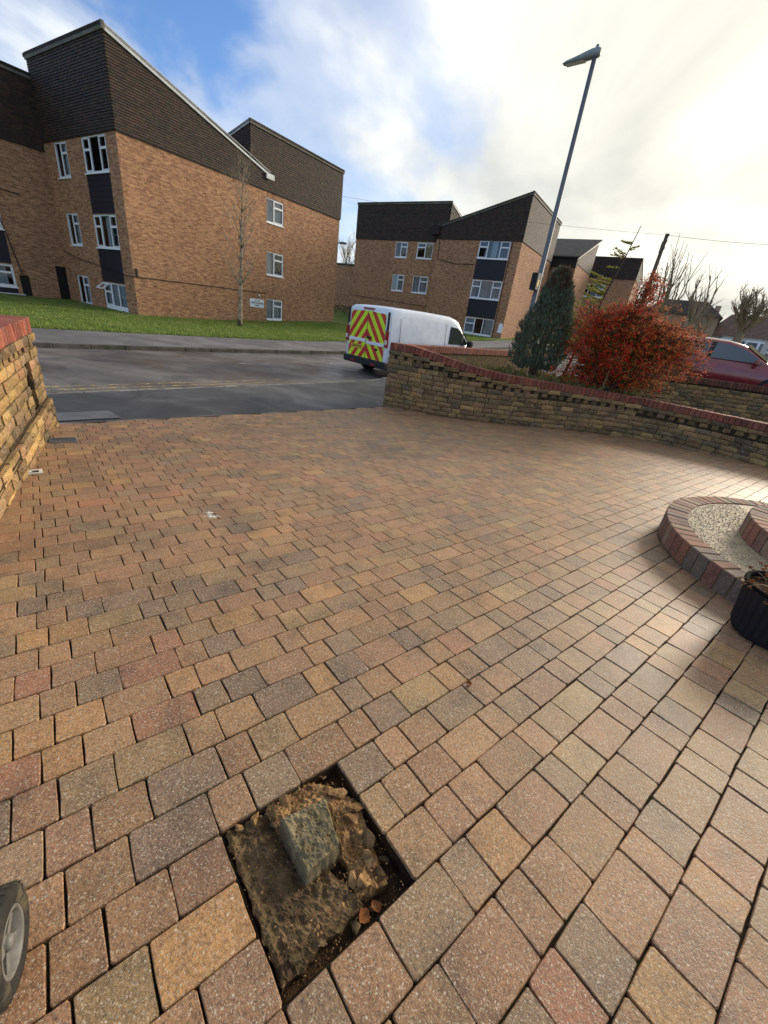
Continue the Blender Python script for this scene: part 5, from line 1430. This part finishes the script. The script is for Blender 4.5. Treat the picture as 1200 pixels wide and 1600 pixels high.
for s_, nm in ((1, 'left'), (-1, 'right')):
    b = MB(); q = [(.01*s_, .46), (.78*s_, .46), (.78*s_, 1.05), (.745*s_, 1.68), (.01*s_, 1.72)]
    b.face([(-.012, y, z) for y, z in q]); door = b.build('rear_door', MT['chev_y'], van)
    t0, p_ = .25, .205
    for k in range(0, 16, 2):
        poly = clip(clip(q, lambda c: c[1]+1.22*abs(c[0])-(t0+k*p_)), lambda c: (t0+(k+1)*p_)-c[1]-1.22*abs(c[0]))
        if len(poly) > 2:
            b = MB(); b.face([(-.015, y, z) for y, z in poly]); b.build('chevron_stripe', MT['chev_r'], door)
    b = MB(); b.cbox((-.02, .4*s_, .93 if s_ > 0 else .89), (.012, .38, .045), .006); b.build('grab_trim', MT['van_white'], door)
    b = MB(); b.cbox((-.015, .86*s_, 1.50), (.02, .035, .24), .012); b.build('pillar_trim', MT['trim'], van)
    b = MB(); b.cbox((-.02, .87*s_, 1.06), (.03, .055, .21), .015); tl = b.build('tail_lamp', MT['lamp_red'], van)
    b = MB(); b.cbox((-.035, .87*s_, .98), (.025, .045, .06), .012); b.build('reversing_lens', MT['lamp_clear'], tl)
    b = MB(); b.cbox((-.03, .80*s_ if s_ < 0 else .80, 1.30), (.015, .03, .035), .008); b.build('hinge', MT['fascia'], door)
b = MB(); b.cbox((-.03, -.14, 1.03), (.015, .1, .03), .008); b.build('door_handle', MT['trim'], van)
b = MB(); b.cbox((-.02, -.47, .74), (.01, .055, .032), .01); b.build('lock_plate', MT['trim'], van)
b = MB(); b.cbox((-.018, .40, .74), (.006, .27, .06), .003); pl = b.build('number_plate', MT['plate'], van)
text_mesh('plate_characters', 'LB70 KXF', .105, MT['sign_black'], pl, (-.0265, .40, .74), (pi/2, 0, -pi/2), bold=.002)
b = MB(); b.cbox((.06, 0, .36), (.14, .945, .095), .03); bp = b.build('rear_bumper', MT['trim'], van)
for s_ in (-1, 1): b = MB(); b.cbox((-.085, s_*.45, .33), (.012, .1, .022), .006); b.build('reflector', MT['lamp_red'], bp)
b = MB(); b.cbox((-.01, 0, 1.775), (.03, .22, .022), .008); b.build('high_brake_lamp', MT['lamp_red'], van)

def make_car(name, label, loc, rz, paint, detail=True):
    r = thing(name, label, 'car', loc, rz)
    def cp(x, wb, wt, z0, zb_, zt):
        return [(x, 0, z0), (x, wb-.1, z0), (x, wb, z0+.14), (x, wb+.012, (z0+zb_)/2), (x, wb-.03, zb_), (x, wt+(wb-wt)*.25-.02, zb_+(zt-zb_)*.62), (x, wt-.02, zt-.05), (x, wt-.13, zt-.005), (x, wt*.45, zt+.015), (x, 0, zt+.02)]
    S_ = [(.0, .72, .62, .38, .62, .74), (.06, .80, .70, .28, .72, .92), (.22, .84, .68, .22, .86, 1.08), (.5, .86, .64, .2, .92, 1.30), (.9, .87, .62, .2, .93, 1.43), (1.5, .87, .61, .2, .92, 1.475), (2.05, .87, .61, .2, .91, 1.455), (2.45, .87, .62, .2, .91, 1.38),
          (2.85, .87, .66, .2, .90, 1.16), (3.15, .86, .72, .2, .88, .98), (3.5, .85, .72, .2, .82, .91), (3.9, .80, .66, .22, .70, .80), (4.15, .66, .52, .3, .56, .64)]
    loft(S_, cp).build('car_body', paint, r, smooth=True, recalc=True)
    def ys(z): return .852-.215*max(0, z-.92)/.50*.80
    for s_ in (-1, 1):
        def sp(nm, pts, m, o): b = MB(); b.face([(x, s_*(ys(z)+o), z) for x, z in pts]); b.build(nm, m, r)
        sp('front_window', [(1.72, .945), (3.02, .94), (2.86, 1.06), (2.62, 1.2), (2.36, 1.30), (2.05, 1.355), (1.76, 1.37)], MT['car_glass'], .026)
        sp('rear_window', [(.62, .97), (1.62, .95), (1.64, 1.37), (1.2, 1.37), (.92, 1.32)], MT['car_glass'], .026)
        sp('door_pillar', [(1.62, .945), (1.72, .945), (1.76, 1.38), (1.64, 1.38)], MT['trim'], .03)
        for x in (.72, 3.38): wheel(r, x, s_*.78, .31, .19)
        b = MB(); b.cbox((2.85, s_*.96, .97), (.06, .08, .07), .025); b.build('wing_mirror', paint, r)
        b = MB(); b.cbox((3.95, s_*.6, .66), (.1, .12, .06), .03); b.build('headlight', MT['lamp_clear'], r)
    b = MB(); b.face([(3.10, -.66, 1.00), (3.10, .66, 1.00), (2.52, .54, 1.375), (2.52, -.54, 1.375)])
    for i, v in enumerate(b.v): b.v[i] = (v[0]+.035, v[1], v[2]+.04)
    b.build('windscreen', MT['car_glass'], r)
    b = MB(); b.face([(.16, -.58, 1.05), (.16, .58, 1.05), (.56, .5, 1.36), (.56, -.5, 1.36)])
    for i, v in enumerate(b.v): b.v[i] = (v[0]-.03, v[1], v[2]+.03)
    b.build('rear_screen', MT['car_glass'], r)
    return r
ca = rad(-33)
cc = Vector((9.55, 14.3, .66)) - Vector((cos(ca), sin(ca), 0))*1.75
make_car('parked_car', 'dark red hatchback on the raised drive behind the low wall', cc, ca, MT['car_red'])
make_car('parked_car', 'dark car far up the road under the bare trees', (30.5, 44.5, zroad(sd_of(30.5, 44.5)[0])+.02), rad(52+180), MT['car_black'])

# ------------------------------------------------------------------ lamp post, poles, wires
MT['galv'] = plain('galvanised_steel', lin(104, 108, 114), 0.6, 0.4, .3, .25, 3)
MT['lamp_body'] = plain('lamp_housing', lin(140, 148, 148), 0.6, 0.3, dirt=.2)
MT['wood_pole'] = noisy_mat('weathered_pole', lin(112, 96, 80), lin(80, 68, 58), 4, 0.9, .15, .4, 30)
LPX, LPY = 4.93, 19.25
zl = zpave_in(sd_of(LPX, LPY)[0])
lp = thing('street_lamp', 'tall grey street lamp post with one angled head behind the conifer', 'street lamp', (LPX, LPY, zl), TAZ+pi/2)
Hh = 10.15-zl
b = MB(); b.tube([(0, 0, 0), (0, 0, 1.4)], .115, 16); b.build('base_column', MT['galv'], lp, smooth=True)
b = MB(); b.tube([(0, 0, 1.4), (0, 0, 1.5), (0, 0, Hh)], [.115, .10, .075], 14); b.build('column', MT['galv'], lp, smooth=True)
def hprof(x, w_, z0, z1): return [(x, 0, z0), (x, w_*.7, z0), (x, w_, z0+(z1-z0)*.3), (x, w_*.85, z1-.05), (x, w_*.4, z1), (x, 0, z1)]
b = loft([(-.16, .10, Hh-.02, Hh+.22), (-.10, .15, Hh-.05, Hh+.26), (.1, .17, Hh-.06, Hh+.27), (.3, .18, Hh-.07, Hh+.22), (.6, .19, Hh-.08, Hh+.13), (1.0, .17, Hh-.08, Hh+.05), (1.12, .12, Hh-.06, Hh+.0)], hprof)
b.v = [(v[0]*.95, v[1]*.8, Hh+(v[2]-Hh)*.72) for v in b.v]
hd = b.build('lamp_head', MT['lamp_body'], lp, smooth=True, recalc=True)
b = MB(); b.lathe([(.05, Hh+.17), (.055, Hh+.25), (.03, Hh+.28), (0, Hh+.285)], 12); b.build('photocell', MT['lamp_body'], hd)
b = MB(); b.face([(.3, -.12, Hh-.074), (.95, -.11, Hh-.085), (.95, .11, Hh-.085), (.3, .12, Hh-.074)]); b.build('lamp_glass', MT['lamp_clear'], hd)
b = MB(); b.cbox((.0, .30, 3.47-zl), (.13, .16, .30), .02); bx_ = b.build('control_box', MT['black_door'], lp)
b = MB(); b.tube([(0, .05, 3.6-zl), (0, .2, 3.6-zl)], .03, 6); b.build('box_bracket', MT['galv'], lp)
b = MB(); b.box((-.133, .30, 3.42-zl), (.002, .08, .12)); b.build('yellow_label', MT['plate'], bx_)
tp = thing('telegraph_pole', 'leaning wooden telegraph pole above the red shrub', 'pole', (17.35, 36.05, 1.0))
b = MB(); b.tube([(0, 0, 0), (.06, -.02, 8.2)], [.16, .12], 10); b.build('pole', MT['wood_pole'], tp, smooth=True)
for k, z in ((0, 8.0), (1, 7.6), (2, 7.2)):
    b = MB(); b.tube([(.06, -.1, z), (.06, -.26, z+.05), (.06, -.26, z+.16)], .04, 6); b.build('insulator', MT['trim'], tp)
b = MB(); b.box((.06, .13, 7.4), (.08, .06, .35)); b.build('junction_box', MT['trim'], tp)
def cable(label, a, c, sag, r_=.012):
    a, c = Vector(a), Vector(c); n = 14; b = MB()
    pts = [a.lerp(c, k/n)-Vector((0, 0, sag*4*(k/n)*(1-k/n))) for k in range(n+1)]
    b.tube(pts, r_, 4); return tag(b.build('overhead_cable', MT['cable']), label, 'cable')
e1_ = wp @ Vector((16.42, 3.0, 9.35))
cable('thin overhead cable running from the telegraph pole to the nearest block', (17.4, 35.9, 9.1), e1_, .25, .009)
cable('thin overhead cable running right from the telegraph pole', (17.4, 35.9, 9.1), (26, 30, 8.6), .2, .012)
fl = thing('street_lamp', 'distant small street lamp head seen between the two blocks', 'street lamp', (-9.3, 52.0, .5), 0)
b = MB(); b.tube([(0, 0, 0), (0, 0, 7.2), (.5, 0, 7.35)], .06, 6); b.build('column', MT['galv'], fl); b = MB(); b.cbox((.95, 0, 7.42), (.42, .13, .1), .05); b.build('lamp_head', MT['galv'], fl)

# ------------------------------------------------------------------ plants
MT['bark'] = noisy_mat('bark', lin(96, 82, 70), lin(66, 56, 48), 12, 0.9, .15, .5, 50)
MT['hazy_bark'] = noisy_mat('hazy_bark', lin(158, 140, 112), lin(120, 104, 84), 12, 0.9, .15, 0)  # far trees' bark lightened: the haze and sun glow are put into its colour
MT['birch_bark'] = noisy_mat('pale_bark', lin(172, 160, 138), lin(126, 112, 94), 6, 0.85, .2, .4, 50, c3=lin(66, 58, 50), s3=3)
MT['conifer'] = leaf_mat('blue_grey_needles', lin(122, 132, 112), lin(74, 84, 68), .8, .15)
MT['conifer_brown'] = leaf_mat('browned_needles', lin(120, 100, 78), lin(88, 74, 58), .8, .1)
MT['larch'] = leaf_mat('yellow_green_needles', lin(198, 190, 78), lin(134, 140, 60), .6, .4)
MT['shrub_leaf'] = leaf_mat('olive_leaves', lin(140, 122, 58), lin(84, 84, 42), .8, .3)
MT['dry_grass'] = leaf_mat('dry_grass', lin(128, 116, 78), lin(92, 92, 54), .8, .2)
m, t, b = newmat('berries', 0.7, 0.12)
L(t, N(t, 'ShaderNodeAttribute', attribute_name='pc').outputs['Color'], b.inputs['Base Color']); MT['berry'] = m
def limb(mb, p, d, ln, r0, r1, rg, n=5, bend=.25, up=0.0, seg=5):
    pts = [Vector(p)]; d = Vector(d).normalized()
    for k in range(seg):
        d = (d+Vector((rg.uniform(-bend, bend), rg.uniform(-bend, bend), rg.uniform(-bend, bend)+up))).normalized()
        pts.append(pts[-1]+d*ln/seg)
    mb.tube(pts, [r0+(r1-r0)*k/seg for k in range(seg+1)], n, cap=False)
    return pts, d
def twigs(mb, p, d, ln, r_, depth, rg, spread=.7, up=.1, kids=(2, 4), bend=.22, shrink=(.55, .8), nseg=4):
    pts, d2 = limb(mb, p, d, ln, r_, r_*.55, rg, 5 if depth > 2 else 4 if depth > 1 else 3, bend, up, nseg)
    if depth <= 0: return
    for k in range(rg.randint(*kids)):
        i = rg.randint(max(1, nseg-3), nseg); q = pts[i]
        v = Vector((rg.uniform(-1, 1), rg.uniform(-1, 1), rg.uniform(-.5, .9))).normalized()
        twigs(mb, q, (d2+v*spread).normalized(), ln*rg.uniform(*shrink), r_*.55, depth-1, rg, spread, up, kids, bend, shrink, nseg)
def bare_tree(label, base, hgt, tr, seed, stems=7, depth=3, spread=.6, trunk_h=.35, bark='bark', group=None, lean=(0, 0), twig_up=.12, kids=(2, 4), name='bare_tree', ln_f=.42):
    rg = random.Random(seed)
    r = thing(name, label, 'tree', base, 0, group)
    tk = MB(); pts, d = limb(tk, (0, 0, -.1), (lean[0], lean[1], 1), hgt*trunk_h, tr, tr*.72, rg, 9, .06, .05, 6); tk.build('trunk', MT[bark], r, smooth=True)
    cr = MB()
    for k in range(stems):
        a = 2*pi*k/stems+rg.uniform(-.4, .4); v = Vector((cos(a)*spread, sin(a)*spread, 1))
        twigs(cr, pts[-1]-d*rg.uniform(0, hgt*.05), v, hgt*ln_f*rg.uniform(.7, 1.1), tr*.42, depth, rg, .55, twig_up, kids)
    cr.build('crown', MT[bark], r)
    return r
# young birch on the lawn
rg = random.Random(17)
zb1 = zlawn(*sd_of(-9.45, 24.7))
bt = thing('birch_tree', 'thin leafless young birch on the lawn before the gable wall', 'tree', (-9.45, 24.7, zb1))
mb = MB(); pts, d = limb(mb, (0, 0, -.1), (.05, .0, 1), 7.6, .125, .014, rg, 8, .045, .03, 14); mb.build('trunk', MT['birch_bark'], bt, smooth=True)
mb = MB(); mb.tube([(0, 0, -.1), (0, 0, .1), (0, 0, .35)], [.15, .135, .105], 9); mb.build('trunk_base', MT['bark'], bt)
mb = MB()
for k in range(46):
    i = rg.randint(4, 13); q = pts[i]; a = rg.uniform(0, 2*pi); hgt = q.z/7.6
    twigs(mb, q, Vector((cos(a), sin(a), 1.15)), (1.6-hgt)*rg.uniform(.7, 1.3), .024*(1.3-hgt), 2, rg, .45, .12, (1, 3), .14)
mb.build('crown', MT['birch_bark'], bt)
# columnar blue-grey conifer
rg = random.Random(23)
CX, CY, CZ = 3.66, 12.45, .28
cf = thing('conifer', 'blue grey columnar conifer growing in the planted bed', 'tree', (CX, CY, CZ))
mb = MB()
for k in range(5):
    a = 2*pi*k/5; limb(mb, (.05*cos(a), .05*sin(a), -.05), (.12*cos(a), .12*sin(a), 1), 2.3, .035, .012, rg, 6, .05, .1, 6)
mb.build('trunk', MT['bark'], cf)
gm, bm_ = MB(), MB()
def spray(mb, p, d, ln, wd, rg):
    d = d.normalized(); s_ = d.orthogonal().normalized(); s_ = Matrix.Rotation(rg.uniform(0, 6.28), 3, d) @ s_
    for q in range(4):
        dd = (d+s_*rg.uniform(-.5, .5)+d.cross(s_)*rg.uniform(-.5, .5)).normalized(); l = ln*rg.uniform(.5, 1); c = p+d*ln*.3*q/3
        w_ = dd.cross(s_).normalized()*wd
        mb.face([c-w_, c+w_*.2, c+dd*l, c+dd*l*.4-w_*1.4])
for i in range(7000):
    h = rg.random()**.95
    z = .38+h*2.48
    lump = 1+.22*mnoise.noise(Vector((rg.random()*.1+h*4, i % 7, 1)))
    R_ = (.80*(1-h)**.62*smoothstep(-.25, .22, h)+.07)
    a = rg.uniform(0, 2*pi); R_ *= 1+.28*mnoise.noise(Vector((cos(a)*1.8, sin(a)*1.8, z*1.7)))
    rr = R_*sqrt(rg.uniform(.25, 1))
    p = Vector((rr*cos(a)+.10*h, rr*sin(a), z)); d = Vector((cos(a)*.55, sin(a)*.55, 1+rg.uniform(-.1, .3)))
    spray(bm_ if (h > .80 and rg.random() < .75) or rg.random() < .05 else gm, p, d, rg.uniform(.08, .17), rg.uniform(.006, .013), rg)
cr = gm.build('crown', MT['conifer'], cf); bm_.build('browned_tips', MT['conifer_brown'], cf)
# sparse yellow-green larch
rg = random.Random(29)
la = thing('young_larch', 'sparse yellow green sapling with long flat branches between conifer and red shrub', 'tree', (4.55, 12.75, .28))
tk, nd, br_ = MB(), MB(), MB()
lpts, _ = limb(tk, (0, 0, -.05), (.24, -.02, 1), 4.2, .045, .008, rg, 6, .05, .02, 12); tk.build('trunk', MT['bark'], la)
for k in range(64):
    i = rg.randint(3, 11) if k % 4 else 4; q = lpts[i].lerp(lpts[i-1], rg.random()); a = rg.uniform(0, 2*pi) if k > 30 else rg.uniform(2.5, 4.0); h = q.z/4.2
    ln = (1.75*max(0, 1-h)**1.0+.05)*rg.uniform(.65, 1.1)
    p2, d2 = limb(br_, q, (cos(a), sin(a), rg.uniform(-.08, .28)), ln, .012, .003, rg, 4, .10, .02, 6)
    for j in range(int(30*ln)+6):
        t_ = rg.uniform(.10, .999)*6; i0 = min(5, int(t_)); c = p2[i0].lerp(p2[i0+1], t_-i0)
        for q2 in range(10):
            v = Vector((rg.uniform(-1, 1), rg.uniform(-1, 1), rg.uniform(-.2, 1))).normalized()*rg.uniform(.035, .07); w_ = v.orthogonal().normalized()*.009
            nd.face([c-w_, c+w_, c+v])
tag(br_.build('branches', MT['bark'], la), kind='stuff'); nd.build('crown', MT['larch'], la)
# red-berried shrub
rg = random.Random(37)
SH = Vector((5.2, 11.5, .28))
sh = thing('berry_shrub', 'large spreading shrub covered in red and orange berries', 'shrub', SH)
st_, lv, be = MB(), MB(), MB()
RIGHT = Vector((cos(rad(-26)), sin(rad(-26)), 0)); DEEP = Vector((-RIGHT.y, RIGHT.x, 0))
BER = [lin(222, 52, 40), lin(200, 40, 38), lin(232, 70, 46), lin(236, 100, 56), lin(186, 36, 38)]
BOR = [lin(232, 132, 68), lin(226, 108, 56), lin(218, 80, 46), lin(236, 156, 96)]
OCT = [(0, 2, 4), (2, 1, 4), (1, 3, 4), (3, 0, 4), (2, 0, 5), (1, 2, 5), (3, 1, 5), (0, 3, 5)]
def berry(c, r_, col):
    P = [c+Vector(v)*r_ for v in ((1, 0, 0), (-1, 0, 0), (0, 1, 0), (0, -1, 0), (0, 0, 1), (0, 0, -1))]
    be.mesh(P, OCT, col)
def leaf(mb, c, rg, s_):
    v = Vector((rg.uniform(-1, 1), rg.uniform(-1, 1), rg.uniform(-.6, .8))).normalized()*s_; w_ = v.orthogonal().normalized()*s_*.32
    mb.face([c, c+v*.5+w_, c+v, c+v*.5-w_])
tips = []
for k in range(190):
    x = rg.gauss(.35, .85); x = max(-1.35, min(1.75, x)); y = rg.uniform(-.8, .8)
    zt = 1.55+.75*rg.random()-.30*abs(x-.2)+.22*mnoise.noise(Vector((x*2.4, y*2, 5)))
    if k < 9: x, y, zt = rg.uniform(.25, .6), rg.uniform(-.2, .2), rg.uniform(2.3, 2.85)             # tall leader
    elif k < 60: zt = rg.uniform(.35, 1.1); x = rg.uniform(-1.2, 1.9)                                # low hanging ones
    elif k < 80: x = rg.uniform(1.1, 1.85); zt = rg.uniform(1.1, 1.75)
    end = RIGHT*x+DEEP*y+Vector((0, 0, zt)); st0 = RIGHT*(x*.12+rg.uniform(-.08, .08))+DEEP*(y*.1)
    ctrl = RIGHT*x*.35+DEEP*y*.4+Vector((0, 0, zt*.95+.25))
    n = 10; pts = []
    for j in range(n+1):
        t_ = j/n; pts.append(st0*(1-t_)**2+ctrl*2*t_*(1-t_)+end*t_*t_+Vector((rg.uniform(-1, 1), rg.uniform(-1, 1), rg.uniform(-1, 1)))*.02)
    st_.tube(pts, [.02*(1-.8*j/n)+.003 for j in range(n+1)], 4, cap=False)
    for j in range(4, n+1):
        for q in range(5):
            sd_ = Vector((rg.uniform(-1, 1), rg.uniform(-1, 1), rg.uniform(-.7, .9))).normalized()
            tw = pts[j]+sd_*rg.uniform(.06, .26)
            st_.tube([pts[j], pts[j].lerp(tw, .5)+Vector((0, 0, .02)), tw], [.005, .004, .002], 3, cap=False)
            orange = smoothstep(-.2, 1.3, tw.dot(RIGHT))*.75+smoothstep(1.0, 1.8, tw.z)*.25
            if rg.random() < .80:
                pal = BOR if rg.random() < orange else BER
                for q2 in range(rg.randint(5, 10)):
                    c = tw+Vector((rg.gauss(0, .028), rg.gauss(0, .028), rg.gauss(0, .024))); berry(c, rg.uniform(.010, .0155), vary(rg.choice(pal), rg, .75, 1.15))
            for q2 in range(3): leaf(lv, tw+Vector((rg.gauss(0, .05), rg.gauss(0, .05), rg.gauss(0, .05))), rg, rg.uniform(.028, .05))
for i in range(2600):       # darker leaves inside and below
    p = RIGHT*rg.gauss(.1, .7)+DEEP*rg.gauss(0, .4)+Vector((0, 0, rg.uniform(.1, 1.3))); leaf(lv, p, rg, rg.uniform(.03, .06))
for i in range(2600):      # fruit trusses through the rounded crown
    ph = rg.uniform(0, 2*pi); ct = rg.uniform(-.75, 1); stt = sqrt(1-ct*ct); k2 = rg.uniform(.55, 1.0)
    lump = 1+.45*mnoise.noise(Vector((cos(ph)*stt*2.6, sin(ph)*stt*2.6, ct*2.6)))
    p = RIGHT*(.46+1.52*cos(ph)*stt*k2*lump)+DEEP*(.72*sin(ph)*stt*k2*lump)+Vector((0, 0, 1.18+.82*ct*k2*lump))
    if p.z < .25: continue
    orange = smoothstep(-.1, 1.5, p.dot(RIGHT))*.7+smoothstep(1.2, 1.9, p.z)*.3
    pal = BOR if rg.random() < orange else BER
    if rg.random() < .46 and mnoise.noise(p*3.2) > -.22:
        for q2 in range(rg.randint(6, 11)):
            berry(p+Vector((rg.gauss(0, .03), rg.gauss(0, .03), rg.gauss(0, .026))), rg.uniform(.011, .017), vary(rg.choice(pal), rg, .7, 1.15))
    for q2 in range(3): leaf(lv, p+Vector((rg.gauss(0, .05), rg.gauss(0, .05), rg.gauss(0, .05))), rg, rg.uniform(.03, .055))
st_.build('stems', MT['bark'], sh); lv.build('leaves', MT['shrub_leaf'], sh); be.build('berries', MT['berry'], sh)
# bleached stick tied to the shrub
b = MB(); b.tube([(5.05, 11.02, .3), (5.13, 11.05, 1.2)], [.012, .010], 6); tag(b.build('garden_cane', MT['twig']), 'bleached garden cane standing before the red shrub', 'cane')
# dry grass and weeds of the bed
rg = random.Random(41); mb = MB()
for i in range(5200):
    x, y = rg.uniform(0, 9.5), rg.uniform(10.3, 13.6)
    if not inpoly(x, y, BED) or sd_of(x, y)[1] > 6.45: continue
    p = Vector((x, y, zb(x, y)-.03)); h = rg.uniform(.1, .34)*(1.3 if mnoise.noise(Vector((x*2, y*2, 3))) > 0 else .6)
    a = rg.uniform(0, 6.28); q = Vector((cos(a), sin(a), 0))*.006; b1_ = Vector((rg.uniform(-.4, .4), rg.uniform(-.4, .4), 1))*h
    tip = p+b1_+Vector((rg.uniform(-.5, .5), rg.uniform(-.5, .5), -.2))*h*.6
    mb.face([p-q, p+q, p+b1_*.75+q*.5, tip]);
tag(mb.build('dry_weeds', MT['dry_grass']), 'straggly dry grass and weeds in the planted bed', 'weeds', kind='stuff')
# moss and small weeds in the gate corner and along wall foot
mb = MB(); rg = random.Random(43)
for k in range(14):
    t_ = rg.uniform(0.3, 10); pth = Path(WALL_R); p, tg = pth.at(t_); nr = Vector((tg.y, -tg.x)); c = p+nr*.06
    for q in range(10): leaf(mb, Vector((c.x+rg.uniform(-.04, .04), c.y+rg.uniform(-.03, .03), zdrive(c.x, c.y)+rg.uniform(.005, .03))), rg, .025)
tag(mb.build('wall_foot_weeds', MT['shrub_leaf']), 'tiny weeds along the foot of the curved wall', 'weeds', kind='stuff')
# bare street trees on the right
bare_tree('bare pollarded tree with many upright stems just right of the telegraph pole', (15.75, 30.0, .9), 5.5, .17, 51, 10, 2, .30, .42, twig_up=.22, group='bare street trees', bark='hazy_bark', ln_f=.40)
bare_tree('tall bare tree with a few thick forked boughs behind the red shrub', (16.25, 27.6, .9), 5.5, .19, 52, 6, 3, .42, .45, twig_up=.10, kids=(1, 3), group='bare street trees', bark='hazy_bark', ln_f=.33)
bare_tree('wide bare tree with a stout trunk at the right edge', (24.3, 34.3, 1.6), 6.4, .36, 53, 9, 4, 1.0, .34, twig_up=.06, group='bare street trees', bark='hazy_bark', ln_f=.26, kids=(2, 4))
bare_tree('small dark bare tree left of the stout one', (24.6, 39.5, 1.9), 4.6, .16, 54, 7, 4, .8, .35, twig_up=.08, group='bare street trees', bark='hazy_bark', ln_f=.28)
bare_tree('faint leafless treetop above the flat brick building', (-9.5, 66, 1.5), 7.8, .2, 55, 6, 3, .6, .5, group='bare street trees', bark='hazy_bark', name='bare_tree')
# far hedge at the foot of the flats
def hedge(label, a, c, h, wd, seed):
    rg = random.Random(seed); mb = MB(); a, c = Vector(a), Vector(c); ax = (c-a).normalized(); nn = ax.cross(Vector((0, 0, 1)))
    for i in range(int((c-a).length*260)):
        p = a.lerp(c, rg.random())+nn*rg.uniform(-wd, wd)+Vector((0, 0, h*sqrt(rg.random()))); leaf(mb, p, rg, .11)
    return tag(mb.build('hedge', MT['shrub_leaf']), label, 'hedge')
MT['hedge'] = leaf_mat('hedge_leaves', lin(60, 92, 44), lin(40, 64, 32), .6, .2)
hedge('low green hedge in the gap between the two blocks', (-9.2, 47.5, .75), (-4.8, 49.8, .8), 1.1, .5, 61).data.materials[0] = MT['hedge']

# ------------------------------------------------------------------ far houses
MT['render'] = plain('pale_render', lin(206, 200, 188), 0.8, .2, dirt=.25, scale=1)
MT['roof_tile'] = noisy_mat('roof_tiles', lin(120, 96, 82), lin(92, 76, 68), 1.5, 0.85, .2, .4, 12)
def house(label, loc, rz, w_=7.5, d=8.0, eave=2.7, ridge=5.6, bays=2):
    r = thing('house', label, 'house', loc, rz, 'far row of houses')
    f = Wall(r, (-w_/2, 0), (w_/2, 0))
    b = MB()
    for A, B in (((-w_/2, 0), (w_/2, 0)), ((w_/2, 0), (w_/2, d)), ((w_/2, d), (-w_/2, d)), ((-w_/2, d), (-w_/2, 0))):
        b.face([(*A, -2), (*B, -2), (*B, eave), (*A, eave)])
    b.face([(-w_/2, 0, eave), (w_/2, 0, eave), (0, 0, ridge-.2)]) if False else None
    b.build('wall', MT['render'], r)
    b = MB(); o = .35
    P = [(-w_/2-o, -o, eave-.1), (w_/2+o, -o, eave-.1), (w_/2+o, d+o, eave-.1), (-w_/2-o, d+o, eave-.1), (-w_/2+1.6, d/2, ridge), (w_/2-1.6, d/2, ridge)]
    b.mesh(P, [(0, 1, 5, 4), (1, 2, 5), (2, 3, 4, 5), (3, 0, 4), (3, 2, 1, 0)]); rf = b.build('roof', MT['roof_tile'], r)
    b = MB(); b.box((w_/2-1.9, d/2, ridge+.35), (.35, .5, .75)); b.build('chimney', MT['flat_brick'], rf)
    for k in range(bays):
        x = -w_/4+k*w_/2
        b = MB(); V_ = [(x-1.3, 0), (x-.8, -.6), (x+.8, -.6), (x+1.3, 0)]
        for q in range(3): b.face([(*V_[q], .6), (*V_[q+1], .6), (*V_[q+1], 2.2), (*V_[q], 2.2)])
        b.face([(*v, 2.2) for v in V_]); bw = b.build('bay_window', MT['upvc'], r)
        for q in range(3):
            a_, c_ = Vector((*V_[q], 0)), Vector((*V_[q+1], 0)); e_ = (c_-a_); n_ = Vector((e_.y, -e_.x, 0)).normalized()*.03
            b = MB(); b.face([a_+e_*.14+n_+Vector((0, 0, .95)), a_+e_*.86+n_+Vector((0, 0, .95)), a_+e_*.86+n_+Vector((0, 0, 2.0)), a_+e_*.14+n_+Vector((0, 0, 2.0))]); b.build('pane', MT['car_glass'], bw)
    return r
for i, (px_, py_, z_, lab) in enumerate(((41.5, 69.0, 2.5, 'farthest left house of the far row, partly behind the dark bare tree'), (46.8, 66.2, 2.75, 'pale house of the far row behind the stout bare trunk'),
        (52.5, 64.0, 3.0, 'pale house of the far row right of the stout bare trunk'), (58.5, 61.0, 3.3, 'house of the far row at the right edge'))):
    house(lab, (px_, py_, z_-.4), rad(-38))
bk = thing('house', 'dark hipped roof rising behind the bare trees', 'house', (37.5, 66.0, 2.2), rad(-32), 'far row of houses')
b = MB(); b.box((0, 4, 2.2), (4.6, 4, 2.4)); b.build('wall', MT['flat_brick'], bk)
b = MB(); b.mesh([(-5, -.4, 4.5), (5, -.4, 4.5), (5, 8.4, 4.5), (-5, 8.4, 4.5), (-2.6, 4, 6.6), (2.6, 4, 6.6)], [(0, 1, 5, 4), (1, 2, 5), (2, 3, 4, 5), (3, 0, 4), (3, 2, 1, 0)]); b.build('roof', MT['soffit'], bk)
